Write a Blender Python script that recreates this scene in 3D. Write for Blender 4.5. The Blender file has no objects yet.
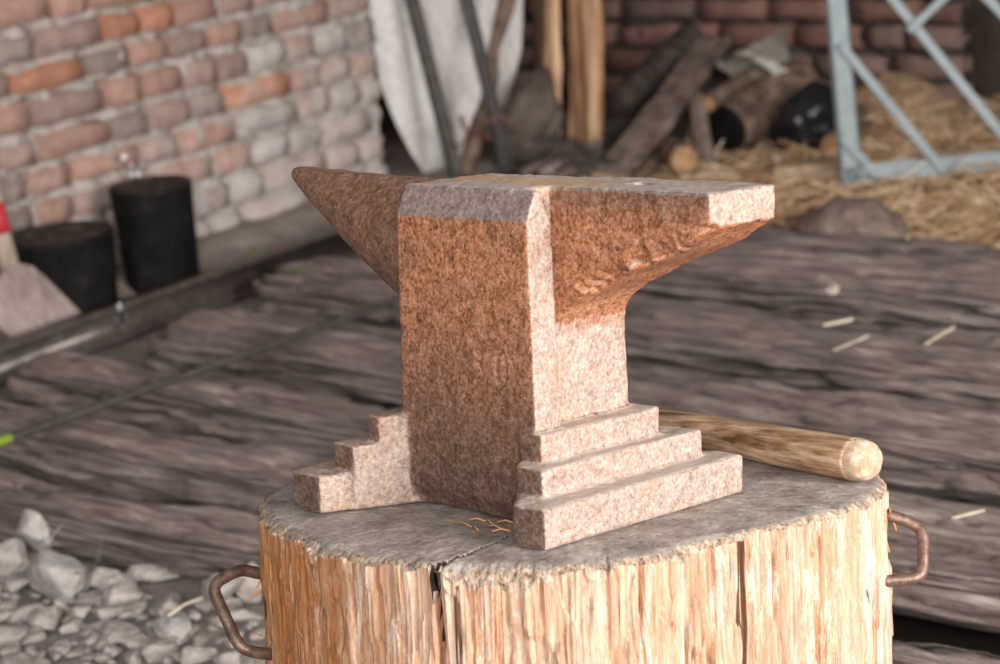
import bpy, bmesh, math, random
from math import sin, cos, pi, radians, sqrt, atan2, floor
from mathutils import Vector, Matrix, noise, Quaternion

C = bpy.context.scene.collection
scene = bpy.context.scene
RND = random.Random(7)

# ------------------------------------------------------------------ camera
F, CX, CY = 2200.0, 500.0, 332.0
HC = 1.2
CAM = Vector((0, 0, HC))


def cam_axes(pitch, roll, az):
    p = radians(pitch)
    f = Vector((0, cos(p), -sin(p)))
    r = Vector((1, 0, 0))
    d = f.cross(r)
    R = r * cos(roll) + d * sin(roll)
    D = -r * sin(roll) + d * cos(roll)
    m = Matrix.Rotation(radians(az), 3, 'Z')
    return m @ R, m @ D, m @ f


CR, CD, CF = cam_axes(15.5, .0923, 38.97)


def ray(px, py):
    return CR * ((px - CX) / F) + CD * ((py - CY) / F) + CF


def at(px, py, X=None, Y=None, Z=None, D=None):
    """The point of the place seen at a pixel, on a wall / floor plane or at a depth."""
    v = ray(px, py)
    if X is not None:
        t = X / v.x
    elif Y is not None:
        t = Y / v.y
    elif Z is not None:
        t = (Z - HC) / v.z
    else:
        t = D
    return CAM + v * t


cam = bpy.data.cameras.new('camera')
cam.sensor_width = 36
cam.lens = F * 36 / 1000
cam.clip_start = .05
co = bpy.data.objects.new('camera', cam)
C.objects.link(co)
co.matrix_world = Matrix((
    (CR.x, -CD.x, -CF.x, 0), (CR.y, -CD.y, -CF.y, 0), (CR.z, -CD.z, -CF.z, HC), (0, 0, 0, 1)))
cam.dof.use_dof = True
cam.dof.focus_distance = 2.02
cam.dof.aperture_fstop = 7.0
scene.camera = co

# anvil frame: x towards the heel, y across, z up, origin on the stump's top
ROT = Matrix(((0.9903234, 0.1342939, -0.0349947),
              (-0.1293741, 0.9846259, 0.1173638),
              (0.0502179, -0.1117007, 0.9924722)))
ORG = Vector((-1.200, 1.571, .491))
ANV = ROT.to_4x4()
ANV.translation = ORG


def loc(x, y, z):
    return ORG + ROT @ Vector((x, y, z))


# ------------------------------------------------------------------ helpers
def N(x, y, z):
    return noise.noise(Vector((x, y, z)))


def fbm(x, y, z, o=4):
    return noise.fractal(Vector((x, y, z)), 1.0, 2.0, o)


def smooth(a, b, t):
    t = max(0., min(1., (t - a) / (b - a)))
    return t * t * (3 - 2 * t)


def obj(name, me, m=None, parent=None, smooth_shade=True):
    o = bpy.data.objects.new(name, me)
    C.objects.link(o)
    if m is not None:
        for k in (m if isinstance(m, (list, tuple)) else [m]):
            me.materials.append(k)
    if parent is not None:
        o.parent = parent
    if smooth_shade:
        for p in me.polygons:
            p.use_smooth = True
    return o


def mesh(name, vs, fs):
    me = bpy.data.meshes.new(name)
    me.from_pydata([tuple(v) for v in vs], [], fs)
    me.validate()
    me.update()
    return me


def from_bm(name, bm):
    bmesh.ops.recalc_face_normals(bm, faces=bm.faces)
    me = bpy.data.meshes.new(name)
    bm.to_mesh(me)
    bm.free()
    return me


def tag(o, label, cat, group=None, kind=None):
    o['label'] = label
    o['category'] = cat
    if group:
        o['group'] = group
    if kind:
        o['kind'] = kind
    return o


def empty(name, label, cat, at_=(0, 0, 0), group=None, matrix=None):
    o = bpy.data.objects.new(name, None)
    o.empty_display_size = .05
    C.objects.link(o)
    if matrix is not None:
        o.matrix_world = matrix
    else:
        o.location = at_
    return tag(o, label, cat, group)


def structure(o):
    o['kind'] = 'structure'
    return o


def frames(pts):
    pts = [Vector(p) for p in pts]
    T = []
    for i in range(len(pts)):
        a = pts[max(0, i - 1)]
        b = pts[min(len(pts) - 1, i + 1)]
        T.append((b - a).normalized())
    up = Vector((0, 0, 1))
    if abs(T[0].dot(up)) > .9:
        up = Vector((0, 1, 0))
    u = (up - T[0] * up.dot(T[0])).normalized()
    out = []
    for i, t in enumerate(T):
        u = (u - t * u.dot(t)).normalized()
        out.append((pts[i], t, u, t.cross(u)))
    return out


def resample(pts, n):
    pts = [Vector(p) for p in pts]
    L = [0]
    for a, b in zip(pts, pts[1:]):
        L.append(L[-1] + (b - a).length)
    out = []
    for i in range(n):
        s = L[-1] * i / (n - 1)
        k = 0
        while k < len(pts) - 2 and L[k + 1] < s:
            k += 1
        t = (s - L[k]) / max(1e-9, L[k + 1] - L[k])
        out.append(pts[k].lerp(pts[k + 1], min(1, t)))
    return out


def rounded(pts, r, k=6):
    """Round off the corners of a polyline."""
    pts = [Vector(p) for p in pts]
    out = [pts[0]]
    for a, b, c in zip(pts, pts[1:], pts[2:]):
        d1 = min(r, (a - b).length * .45)
        d2 = min(r, (c - b).length * .45)
        p = b + (a - b).normalized() * d1
        q = b + (c - b).normalized() * d2
        for i in range(k + 1):
            t = i / k
            out.append(p * (1 - t) ** 2 + b * 2 * t * (1 - t) + q * t * t)
    out.append(pts[-1])
    return out


def tube(pts, rad, n=16, disp=None, cap=.35, sq=1.0):
    """Swept round solid; rad = number or function of 0..1; disp(s, angle) multiplies; returns verts, faces."""
    fr = frames(pts)
    m = len(fr)
    vs, fs = [], []
    for i, (p, t, u, w) in enumerate(fr):
        s = i / (m - 1)
        r = rad(s) if callable(rad) else rad
        for k in range(n):
            a = 2 * pi * k / n
            rr = r * (disp(s, a) if disp else 1)
            vs.append(p + (u * cos(a) + w * sin(a) * sq) * rr)
    for i in range(m - 1):
        for k in range(n):
            k2 = (k + 1) % n
            fs.append((i * n + k, i * n + k2, (i + 1) * n + k2, (i + 1) * n + k))
    for end in (0, m - 1):
        p, t, u, w = fr[end]
        sg = -1 if end == 0 else 1
        base = end * n
        ring0 = list(range(base, base + n))
        prev = ring0
        for q, off in ((.85, .5), (.5, .9)):
            c = sum((vs[j] for j in ring0), Vector()) / n
            r = rad(end and 1) if callable(rad) else rad
            cur = []
            for j in ring0:
                cur.append(len(vs))
                vs.append(c + (vs[j] - c) * q + t * sg * r * cap * off)
            for k in range(n):
                k2 = (k + 1) % n
                f = (prev[k], cur[k], cur[k2], prev[k2])
                fs.append(f if sg < 0 else f[::-1])
            prev = cur
        fs.append(tuple(prev[::-1]) if sg > 0 else tuple(prev))
    return vs, fs


def tube_mesh(name, *a, **k):
    vs, fs = tube(*a, **k)
    bm = bmesh.new()
    me = mesh(name, vs, fs)
    bm.from_mesh(me)
    bpy.data.meshes.remove(me)
    return from_bm(name, bm)


def bar_bm(p0, p1, w, h, up=(0, 0, 1), bev=.002, seg=2, cuts=0):
    """Rectangular bar between two points."""
    p0, p1 = Vector(p0), Vector(p1)
    t = (p1 - p0)
    L = t.length
    t.normalize()
    up = Vector(up)
    u = (up - t * up.dot(t)).normalized()
    s = t.cross(u)
    bm = bmesh.new()
    bmesh.ops.create_cube(bm, size=1)
    if cuts:
        bmesh.ops.subdivide_edges(bm, edges=[e for e in bm.edges if abs(e.verts[0].co.x - e.verts[1].co.x) > .5], cuts=cuts)
    for v in bm.verts:
        c = v.co.copy()
        v.co = p0 + t * (c.x + .5) * L + s * c.y * w + u * c.z * h
    if bev:
        es = [e for e in bm.edges if len(e.link_faces) == 2 and e.calc_face_angle(0) > .5]
        bmesh.ops.bevel(bm, geom=es, offset=bev, segments=seg, affect='EDGES', profile=.6)
    return bm


def merge(bms):
    out = bmesh.new()
    for b in bms:
        me = bpy.data.meshes.new('tmp')
        b.to_mesh(me)
        b.free()
        out.from_mesh(me)
        bpy.data.meshes.remove(me)
    return out


def prism_bm(poly, z0, z1, axis='Z'):
    """Extrude a polygon: axis Z -> (x,y), axis X -> (y,z), axis Y -> (x,z)."""
    bm = bmesh.new()

    def P(a, b, c):
        return {'Z': (a, b, c), 'X': (c, a, b), 'Y': (a, c, b)}[axis]
    lo = [bm.verts.new(P(a, b, z0)) for a, b in poly]
    hi = [bm.verts.new(P(a, b, z1)) for a, b in poly]
    n = len(poly)
    bm.faces.new(lo)
    bm.faces.new(hi)
    for i in range(n):
        j = (i + 1) % n
        bm.faces.new((lo[i], lo[j], hi[j], hi[i]))
    bmesh.ops.recalc_face_normals(bm, faces=bm.faces)
    return bm


def plank_mesh(name, p0, p1, w, h, up=(0, 0, 1), seed=0, n=40, m=14, amp=.004, gamp=.003, taper=None):
    """A rough sawn / weathered board or beam: subdivided bar with grain along its length."""
    p0, p1 = Vector(p0), Vector(p1)
    t = p1 - p0
    L = t.length
    t.normalize()
    up = Vector(up)
    u = (up - t * up.dot(t)).normalized()
    s = t.cross(u)
    vs, fs = [], []
    per = []
    k = m
    e = .12
    for i in range(k):
        per.append((-.5 + i / k, -.5))
    q = max(3, int(m * .5))
    for i in range(q):
        per.append((.5, -.5 + i / q))
    for i in range(k):
        per.append((.5 - i / k, .5))
    for i in range(q):
        per.append((-.5, .5 - i / q))
    np_ = len(per)
    for i in range(n + 1):
        x = i / n
        tw = taper(x) if taper else 1
        for (a, b) in per:
            # rounded edges
            f = 1 - .10 * (abs(2 * a) ** 8) * (abs(2 * b) ** 8)
            y, z = a * w * tw * f, b * h * f
            d = fbm(x * L * 6 + seed, y * 9, z * 9, 3) * amp + N(x * L * 3 + seed, y * 90, z * 90) * gamp
            end = 0
            if i in (0, n):
                end = N(y * 40 + seed, z * 40, i) * .006
            vs.append(p0 + t * (x * L + end) + s * (y + (d if abs(a) > .45 else 0) * (1 if a > 0 else -1)) + u * (z + (d if abs(b) > .4 else 0) * (1 if b > 0 else -1)))
    for i in range(n):
        for j in range(np_):
            j2 = (j + 1) % np_
            fs.append((i * np_ + j, i * np_ + j2, (i + 1) * np_ + j2, (i + 1) * np_ + j))
    fs.append(tuple(range(np_))[::-1])
    fs.append(tuple(range(n * np_, (n + 1) * np_)))
    me = mesh('t', vs, fs)
    bm = bmesh.new()
    bm.from_mesh(me)
    bpy.data.meshes.remove(me)
    return from_bm(name, bm)


# ------------------------------------------------------------------ materials
class Mat:
    def __init__(s, name, rough=.8, metal=0., spec=.4):
        s.m = bpy.data.materials.new(name)
        s.m.use_nodes = True
        s.t = s.m.node_tree
        s.b = s.t.nodes['Principled BSDF']
        s.b.inputs['Roughness'].default_value = rough
        s.b.inputs['Metallic'].default_value = metal
        s.b.inputs['Specular IOR Level'].default_value = spec
        s.tc = s.t.nodes.new('ShaderNodeTexCoord')

    def link(s, a, b):
        s.t.links.new(a, b)

    def vec(s, scale=(1, 1, 1), src='Object', off=(0, 0, 0)):
        n = s.t.nodes.new('ShaderNodeMapping')
        n.inputs['Scale'].default_value = scale
        n.inputs['Location'].default_value = off
        s.link(s.tc.outputs[src], n.inputs['Vector'])
        return n.outputs['Vector']

    def noise(s, scale=10, detail=4, rough=.6, vec=None, dist=0.):
        n = s.t.nodes.new('ShaderNodeTexNoise')
        n.inputs['Scale'].default_value = scale
        n.inputs['Detail'].default_value = detail
        n.inputs['Roughness'].default_value = rough
        n.inputs['Distortion'].default_value = dist
        s.link(vec if vec is not None else s.tc.outputs['Object'], n.inputs['Vector'])
        return n.outputs['Fac']

    def voronoi(s, scale=10, vec=None, feature='F1', rnd=1.):
        n = s.t.nodes.new('ShaderNodeTexVoronoi')
        n.feature = feature
        n.inputs['Scale'].default_value = scale
        n.inputs['Randomness'].default_value = rnd
        s.link(vec if vec is not None else s.tc.outputs['Object'], n.inputs['Vector'])
        return n.outputs['Distance']

    def ramp(s, fac, stops, ease=False):
        n = s.t.nodes.new('ShaderNodeValToRGB')
        e = n.color_ramp.elements
        if ease:
            n.color_ramp.interpolation = 'EASE'
        while len(e) < len(stops):
            e.new(.5)
        for k, (p, c) in enumerate(stops):
            e[k].position = p
            e[k].color = (c, c, c, 1) if not isinstance(c, (tuple, list)) else tuple(c) + (1,)
        s.link(fac, n.inputs['Fac'])
        return n.outputs['Color']

    def mix(s, fac, a, b, mode='MIX'):
        n = s.t.nodes.new('ShaderNodeMix')
        n.data_type = 'RGBA'
        n.blend_type = mode
        n.clamp_factor = True
        for k, v in ((0, fac), (6, a), (7, b)):
            if isinstance(v, (int, float)):
                n.inputs[k].default_value = v if k == 0 else (v, v, v, 1)
            elif isinstance(v, tuple):
                n.inputs[k].default_value = v + (1,)
            else:
                s.link(v, n.inputs[k])
        return n.outputs[2]

    def math(s, op, a, b=0., clamp=False):
        n = s.t.nodes.new('ShaderNodeMath')
        n.operation = op
        n.use_clamp = clamp
        for k, v in ((0, a), (1, b)):
            if isinstance(v, (int, float)):
                n.inputs[k].default_value = v
            else:
                s.link(v, n.inputs[k])
        return n.outputs[0]

    def sep(s, src):
        n = s.t.nodes.new('ShaderNodeSeparateXYZ')
        s.link(src, n.inputs[0])
        return n.outputs

    def attr(s, name):
        n = s.t.nodes.new('ShaderNodeAttribute')
        n.attribute_name = name
        return n.outputs['Color']

    def color(s, c):
        if isinstance(c, tuple):
            s.b.inputs['Base Color'].default_value = c + (1,)
        else:
            s.link(c, s.b.inputs['Base Color'])
        return s

    def rough(s, r):
        s.link(r, s.b.inputs['Roughness'])

    def bump(s, h, strength=.5, dist=.002):
        n = s.t.nodes.new('ShaderNodeBump')
        n.inputs['Strength'].default_value = strength
        n.inputs['Distance'].default_value = dist
        s.link(h, n.inputs['Height'])
        prev = s.b.inputs['Normal'].links
        if prev:
            s.link(prev[0].from_socket, n.inputs['Normal'])
        s.link(n.outputs['Normal'], s.b.inputs['Normal'])
        return s


def simple(name, stops, scale=20, rough=.8, metal=0., bump=.3, bd=.002, detail=5, vscale=(1, 1, 1), spec=.35, fine=None):
    M = Mat(name, rough, metal, spec)
    v = M.vec(vscale)
    n = M.noise(scale, detail, .65, v)
    c = M.ramp(n, stops)
    if fine:
        n2 = M.noise(fine, 4, .7, v)
        c = M.mix(.6, c, M.ramp(n2, [(.3, .55), (.7, 1.3)]), 'MULTIPLY')
        M.bump(n2, bump, bd)
    M.bump(n, bump, bd)
    return M.color(c).m


def mat_anvil():
    M = Mat('rusty_iron', .6, .1, .5)
    big = M.noise(16, 5, .6)
    mid = M.noise(70, 6, .72)
    fine = M.noise(260, 5, .7)
    grit = M.noise(620, 3, .7)
    pit = M.noise(150, 3, .55, M.vec((1, 1, .6)))
    f = M.math('ADD', M.math('ADD', M.math('MULTIPLY', mid, .28), M.math('MULTIPLY', fine, .47)), M.math('MULTIPLY', grit, .25))
    rust = M.ramp(f, [(.36, (.055, .024, .015)), (.44, (.24, .085, .034)), (.50, (.43, .172, .08)), (.56, (.56, .275, .15)), (.66, (.64, .44, .32))])
    rust = M.mix(M.ramp(pit, [(.31, .85), (.37, 0.)]), rust, (.055, .028, .022))
    dark = M.ramp(f, [(.37, (.04, .022, .018)), (.46, (.125, .068, .048)), (.54, (.225, .13, .095)), (.66, (.40, .29, .24))])
    pale = M.ramp(f, [(.36, (.14, .072, .047)), (.44, (.31, .205, .155)), (.52, (.42, .325, .275)), (.63, (.57, .485, .435))])
    pale = M.mix(M.ramp(M.noise(34, 5, .65), [(.50, 0.), (.64, .55)]), pale, M.ramp(f, [(.38, (.15, .07, .045)), (.5, (.40, .225, .145)), (.62, (.56, .40, .32))]))
    pos = M.sep(M.tc.outputs['Object'])
    nor = M.sep(M.tc.outputs['Normal'])
    wob = M.math('MULTIPLY', M.math('SUBTRACT', big, .5), .10)
    nm = M.math('SUBTRACT', mid, .5)
    # darker scale on the horn; low on the front, stain plus painted shadow
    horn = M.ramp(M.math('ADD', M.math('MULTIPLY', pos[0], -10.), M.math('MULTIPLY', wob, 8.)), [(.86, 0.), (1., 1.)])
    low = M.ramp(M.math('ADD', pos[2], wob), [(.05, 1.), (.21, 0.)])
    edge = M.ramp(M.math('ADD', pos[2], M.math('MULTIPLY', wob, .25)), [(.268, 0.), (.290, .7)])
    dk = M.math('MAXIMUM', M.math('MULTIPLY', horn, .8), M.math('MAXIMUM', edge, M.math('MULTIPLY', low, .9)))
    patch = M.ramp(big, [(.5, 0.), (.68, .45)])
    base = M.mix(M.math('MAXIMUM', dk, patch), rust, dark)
    base = M.mix(M.ramp(M.math('ADD', pos[2], M.math('MULTIPLY', wob, 1.3)), [(.03, .62), (.15, 0.)]), base, M.ramp(f, [(.38, (.022, .014, .011)), (.5, (.075, .045, .033)), (.64, (.20, .135, .105))]))  # deeper layer at the bottom: stain with shadow painted in
    # bare grey-brown bevel along the top of the block
    bev = M.math('MULTIPLY', M.ramp(pos[2], [(.266, 0.), (.272, 1.)]), M.ramp(nor[2], [(.17, 0.), (.3, 1.)]))
    bev = M.math('MULTIPLY', bev, M.ramp(M.math('ADD', pos[0], 1.), [(.906, 0.), (.914, 1.)]))
    base = M.mix(bev, base, M.ramp(f, [(.38, (.14, .095, .082)), (.5, (.27, .20, .178)), (.63, (.46, .38, .35))]))
    # pale worn and dusty iron: heel-facing faces, the stepped feet, treads
    px = M.ramp(M.math('ADD', nor[0], M.math('MULTIPLY', nm, .9)), [(.6, 0.), (.82, 1.)])
    un = M.ramp(M.math('ADD', M.math('MULTIPLY', nor[2], .5), .5), [(.30, 0.), (.42, 1.)])
    px = M.math('MULTIPLY', px, un)
    foot = M.ramp(M.math('ADD', pos[2], M.math('MULTIPLY', wob, .4)), [(.082, 1.), (.105, 0.)])
    outx = M.ramp(M.math('ADD', M.math('ABSOLUTE', pos[0]), M.math('MULTIPLY', wob, .25)), [(.070, 0.), (.092, 1.)])
    foot = M.math('MULTIPLY', foot, outx)
    endf = M.ramp(M.math('ADD', M.math('MULTIPLY', nor[1], -1.), M.math('MULTIPLY', nm, .6)), [(.75, 0.), (.92, .85)])
    foot = M.math('MULTIPLY', foot, M.math('SUBTRACT', 1., endf))
    up = M.ramp(M.math('ADD', nor[2], M.math('MULTIPLY', nm, .5)), [(.72, 0.), (.92, 1.)])
    up = M.math('MULTIPLY', up, M.math('SUBTRACT', 1., horn))
    pm = M.math('MAXIMUM', M.math('MAXIMUM', px, M.math('MULTIPLY', foot, .9)), M.math('MULTIPLY', up, .85))
    c = M.mix(pm, base, pale)
    dust = M.math('MULTIPLY', up, M.ramp(big, [(.35, .35), (.65, .8)]))
    c = M.mix(dust, c, (.52, .45, .41))
    # rust-yellow stain worn along the middle of the face
    st = M.math('MULTIPLY', M.ramp(pos[2], [(.288, 0.), (.294, 1.)]), M.ramp(M.math('ABSOLUTE', M.math('ADD', pos[1], M.math('ADD', .055, wob))), [(.012, 1.), (.035, 0.)]))
    st = M.math('MULTIPLY', st, M.ramp(M.math('ABSOLUTE', pos[0]), [(.07, 1.), (.13, 0.)]))
    c = M.mix(M.math('MULTIPLY', st, .8), c, (.56, .33, .15))
    M.color(c)
    M.rough(M.ramp(f, [(.38, .5), (.62, .72)]))
    M.bump(mid, .4, .005)
    M.bump(pit, .4, .003)
    M.bump(fine, .5, .002)
    M.bump(grit, .2, .0008)
    return M.m


def mat_stump_side():
    M = Mat('split_fresh_wood', .8, 0, .2)
    v = M.vec((1, 1, .045))
    v2 = M.vec((1, 1, .20))
    v3 = M.vec((1, 1, .35))
    streak = M.noise(40, 7, .74, v, .1)
    fib = M.noise(190, 5, .75, M.vec((1, 1, .03)))
    patch = M.noise(13, 5, .7, v3, .5)
    flake = M.noise(48, 7, .75, v2, .7)
    pos = M.sep(M.tc.outputs['Object'])
    c = M.ramp(streak, [(.33, (.42, .185, .095)), (.42, (.58, .32, .195)), (.52, (.67, .425, .295)), (.66, (.76, .56, .425))])
    # orange weathering, with shade painted in, round the side that faces the horn
    k = M.math('ADD', M.math('MULTIPLY', M.math('SUBTRACT', pos[0], .10), -3.2), M.math('MULTIPLY', M.math('SUBTRACT', patch, .5), 1.8))
    c = M.mix(M.ramp(k, [(-.1, 0.), (.6, .95)]), c, M.ramp(streak, [(.35, (.15, .045, .015)), (.46, (.36, .135, .045)), (.56, (.52, .235, .09)), (.68, (.70, .43, .23))]))
    c = M.mix(M.math('MULTIPLY', M.ramp(flake, [(.53, 0.), (.59, .8)]), M.ramp(k, [(.1, 1.), (.7, .3)])), c, (.82, .66, .53))
    c = M.mix(M.ramp(flake, [(.33, .9), (.39, 0.)]), c, (.38, .145, .05))
    c = M.mix(M.ramp(patch, [(.33, .5), (.45, 0.)]), c, (.50, .25, .11))
    c = M.mix(.6, c, M.ramp(fib, [(.32, .5), (.5, 1.05), (.68, 1.25)]), 'MULTIPLY')
    crack = M.ramp(M.noise(46, 4, .55, M.vec((1, 1, .04), off=(3, 1, 0))), [(.325, 1.), (.350, 0.)])
    c = M.mix(M.math('MULTIPLY', crack, .92), c, (.085, .03, .012))
    brk = M.noise(120, 6, .8, M.vec((1, 1, .22)), .5)
    c = M.mix(.55, c, M.ramp(brk, [(.36, .45), (.47, 1.), (.62, 1.12)]), 'MULTIPLY')
    M.color(c)
    M.bump(streak, .5, .008)
    M.bump(fib, .6, .004)
    M.bump(flake, .6, .006)
    M.bump(brk, .8, .005)
    return M.m


def mat_stump_top():
    M = Mat('weathered_end_grain', .8, 0, .3)
    n = M.noise(22, 7, .7)
    f = M.noise(230, 5, .75)
    c = M.ramp(n, [(.3, (.13, .103, .088)), (.42, (.27, .225, .195)), (.55, (.38, .325, .29)), (.70, (.54, .48, .44))])
    c = M.mix(.55, c, M.ramp(f, [(.34, .35), (.5, 1.), (.66, 1.3)]), 'MULTIPLY')
    sp = M.ramp(M.noise(48, 4, .6, None, .5), [(.64, 0.), (.7, .8)])
    c = M.mix(sp, c, (.52, .48, .44))
    pos = M.sep(M.tc.outputs['Object'])
    c = M.mix(M.ramp(M.noise(70, 4, .7), [(.64, 0.), (.70, .7)]), c, (.09, .06, .045))
    M.color(c)
    M.bump(n, .6, .008)
    M.bump(f, .8, .003)
    return M.m


def mat_rim():
    M = Mat('frayed_rim_wood', .85, 0, .25)
    f = M.noise(170, 6, .75, M.vec((1, 1, .3)))
    n = M.noise(40, 5, .7)
    c = M.ramp(f, [(.34, (.10, .06, .04)), (.44, (.31, .21, .145)), (.54, (.52, .395, .295)), (.66, (.72, .59, .465))])
    c = M.mix(M.ramp(n, [(.5, 0.), (.62, .7)]), c, M.ramp(f, [(.36, (.09, .068, .055)), (.6, (.36, .30, .26))]))
    M.color(c)
    M.bump(f, .9, .004)
    return M.m


def mat_log():
    M = Mat('weathered_log_wood', .88, 0, .25)
    v = M.vec((.075, 1, 1))
    v3 = M.vec((.05, 1, 1))
    n = M.noise(48, 7, .74, v, .3)
    g = M.noise(120, 5, .75, v3, .4)
    b = M.noise(5, 6, .65)
    c = M.ramp(n, [(.33, (.07, .05, .043)), (.43, (.225, .17, .15)), (.54, (.34, .27, .245)), (.70, (.54, .455, .42))])
    c = M.mix(.75, c, M.ramp(g, [(.34, .35), (.5, 1.), (.66, 1.4)]), 'MULTIPLY')
    c = M.mix(M.ramp(b, [(.5, 0.), (.72, .5)]), c, (.24, .185, .155))
    M.color(c)
    M.bump(n, .8, .02)
    M.bump(g, .6, .008)
    return M.m


def mat_ground():
    M = Mat('dusty_earth', .92, 0, .2)
    n = M.noise(7, 7, .7)
    f = M.noise(75, 6, .75)
    c = M.ramp(n, [(.3, (.19, .155, .135)), (.5, (.33, .28, .25)), (.7, (.48, .415, .375))])
    c = M.mix(.5, c, M.ramp(f, [(.3, .6), (.65, 1.3)]), 'MULTIPLY')
    pos = M.sep(M.tc.outputs['Object'])
    straw = M.ramp(M.math('ADD', M.math('MULTIPLY', M.math('SUBTRACT', pos[1], 4.05), 1.6), M.math('MULTIPLY', M.math('SUBTRACT', n, .5), 1.2)), [(.2, 0.), (.6, 1.)])
    straw = M.math('MULTIPLY', straw, M.ramp(M.math('ADD', pos[0], 3.7), [(.2, 0.), (.6, 1.)]))
    c = M.mix(M.math('MULTIPLY', straw, .85), c, M.ramp(f, [(.3, (.25, .15, .085)), (.6, (.52, .355, .215))]))
    # shade of the gaps painted near-black in between the sunken logs
    gap_shade = M.math('MULTIPLY', M.ramp(M.math('MULTIPLY', M.math('SUBTRACT', pos[1], 2.1), 2.), [(.2, 0.), (.36, 1.)]), M.ramp(M.math('SUBTRACT', 4.35, pos[1]), [(.1, 0.), (.3, 1.)]))
    gap_shade = M.math('MULTIPLY', gap_shade, M.ramp(M.math('ADD', pos[0], 3.6), [(.2, 0.), (.35, 1.)]))
    c = M.mix(gap_shade, c, M.ramp(f, [(.3, (.012, .009, .007)), (.65, (.04, .03, .025))]))
    M.color(c)
    M.bump(n, .5, .03)
    M.bump(f, .6, .01)
    return M.m


def mat_brick(limed_or_shaded):
    M = Mat('old_brick_' + ('pale' if limed_or_shaded else 'red'), .9, 0, .2)
    a = M.attr('brick_colour')
    n = M.noise(22, 6, .7)
    f = M.noise(110, 5, .75)
    c = M.mix(.6, a, M.ramp(n, [(.3, .6), (.5, 1.), (.7, 1.3)]), 'MULTIPLY')
    c = M.mix(.45, c, M.ramp(f, [(.3, .55), (.65, 1.3)]), 'MULTIPLY')
    if limed_or_shaded:
        pos = M.sep(M.tc.outputs['Object'])
        # lime bloom creeping up from the damp foot of the wall and towards its end
        k = M.math('ADD', M.math('MULTIPLY', M.math('SUBTRACT', .40, pos[2]), 1.5), M.math('MULTIPLY', M.math('SUBTRACT', pos[1], 3.55), .55))
        k = M.math('ADD', k, M.math('MULTIPLY', M.math('SUBTRACT', M.noise(8, 5, .7), .5), 2.2))
        c = M.mix(M.ramp(k, [(.15, 0.), (.75, .72)]), c, (.60, .555, .525))
    M.color(c)
    M.bump(n, .5, .01)
    M.bump(f, .5, .004)
    return M.m


def mat_mortar(cols):
    M = Mat('lime_mortar', .95, 0, .15)
    n = M.noise(14, 7, .75)
    M.color(M.ramp(n, [(.3, cols[0]), (.6, cols[1])]))
    M.bump(n, .6, .012)
    return M.m


ANVIL = mat_anvil()
SIDE, TOP, RIM = mat_stump_side(), mat_stump_top(), mat_rim()
CRACKSHADE = simple('dark_crack_shade', [(.3, (.02, .012, .008)), (.7, (.055, .035, .025))], 60, .95, 0, .2, .001, 4, (1, 1, 1), .05)  # dark colour standing in for the shade inside the split
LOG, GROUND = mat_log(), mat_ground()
HANDLE = simple('tool_handle_wood', [(.34, (.14, .066, .032)), (.44, (.33, .19, .105)), (.54, (.46, .295, .18)), (.68, (.62, .46, .33))], 95, .6, 0, .4, .003, 6, (.08, 1, 1), .35, 190)
ENDCUT = simple('pale_end_grain', [(.3, (.30, .19, .115)), (.5, (.46, .33, .225)), (.7, (.66, .53, .41))], 90, .7, 0, .5, .002, 5, (1, 1, 1), .3, 300)
IRON = simple('brown_iron', [(.3, (.09, .05, .036)), (.5, (.19, .115, .085)), (.7, (.32, .215, .17))], 80, .5, .5, .3, .001, 5, (1, 1, 1), .5, 400)
STEEL = simple('dark_steel', [(.3, (.055, .048, .044)), (.6, (.12, .105, .095)), (.8, (.20, .18, .165))], 30, .36, .7, .15, .001)
BEAMST = simple('worn_beam_steel', [(.3, (.09, .072, .063)), (.6, (.16, .133, .12)), (.8, (.27, .245, .235))], 30, .36, .5, .15, .001)
SHINY = simple('polished_dark_steel', [(.3, (.26, .25, .245)), (.7, (.38, .365, .36))], 30, .30, .92, .1, .0006)
DULL = simple('dull_steel', [(.3, (.05, .042, .038)), (.6, (.095, .083, .076)), (.8, (.15, .135, .125))], 30, .5, .25, .15, .001)
GATEP = simple('grey_blue_paint', [(.3, (.22, .26, .275)), (.6, (.30, .345, .365)), (.8, (.36, .40, .415))], 25, .5, .1, .1, .001)
SHEET = simple('chalky_sheet', [(.3, (.62, .58, .55)), (.5, (.83, .80, .78)), (.7, (.90, .88, .86))], 7, .85, 0, .3, .004, 6, (1, 1, .5), .2, 90)
POST = simple('orange_pine', [(.34, (.26, .12, .055)), (.5, (.62, .36, .20)), (.66, (.80, .56, .38))], 30, .75, 0, .4, .003, 5, (1, 1, .06), .3, 120)
DPOST = simple('brown_timber', [(.3, (.07, .042, .028)), (.5, (.16, .10, .068)), (.7, (.25, .165, .115))], 26, .85, 0, .4, .004, 5, (1, 1, .12), .25, 120)
PLANK = simple('grey_brown_plank', [(.3, (.12, .086, .07)), (.5, (.24, .18, .15)), (.7, (.36, .285, .245))], 20, .88, 0, .5, .005, 5, (1, 1, 1), .2, 100)
BARK = simple('brown_bark', [(.3, (.08, .053, .04)), (.5, (.23, .155, .115)), (.7, (.40, .29, .22))], 22, .92, 0, .7, .012, 6, (1, 1, 1), .15, 90)
DARKBARK = simple('blackish_bark', [(.3, (.035, .028, .024)), (.6, (.095, .078, .068)), (.8, (.15, .13, .115))], 22, .92, 0, .6, .01, 6, (1, 1, 1), .15, 90)
CUTWOOD = simple('orange_cut_wood', [(.3, (.25, .13, .06)), (.5, (.45, .26, .13)), (.7, (.60, .40, .22))], 30, .8, 0, .4, .004, 5, (1, 1, 1), .25, 120)
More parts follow.
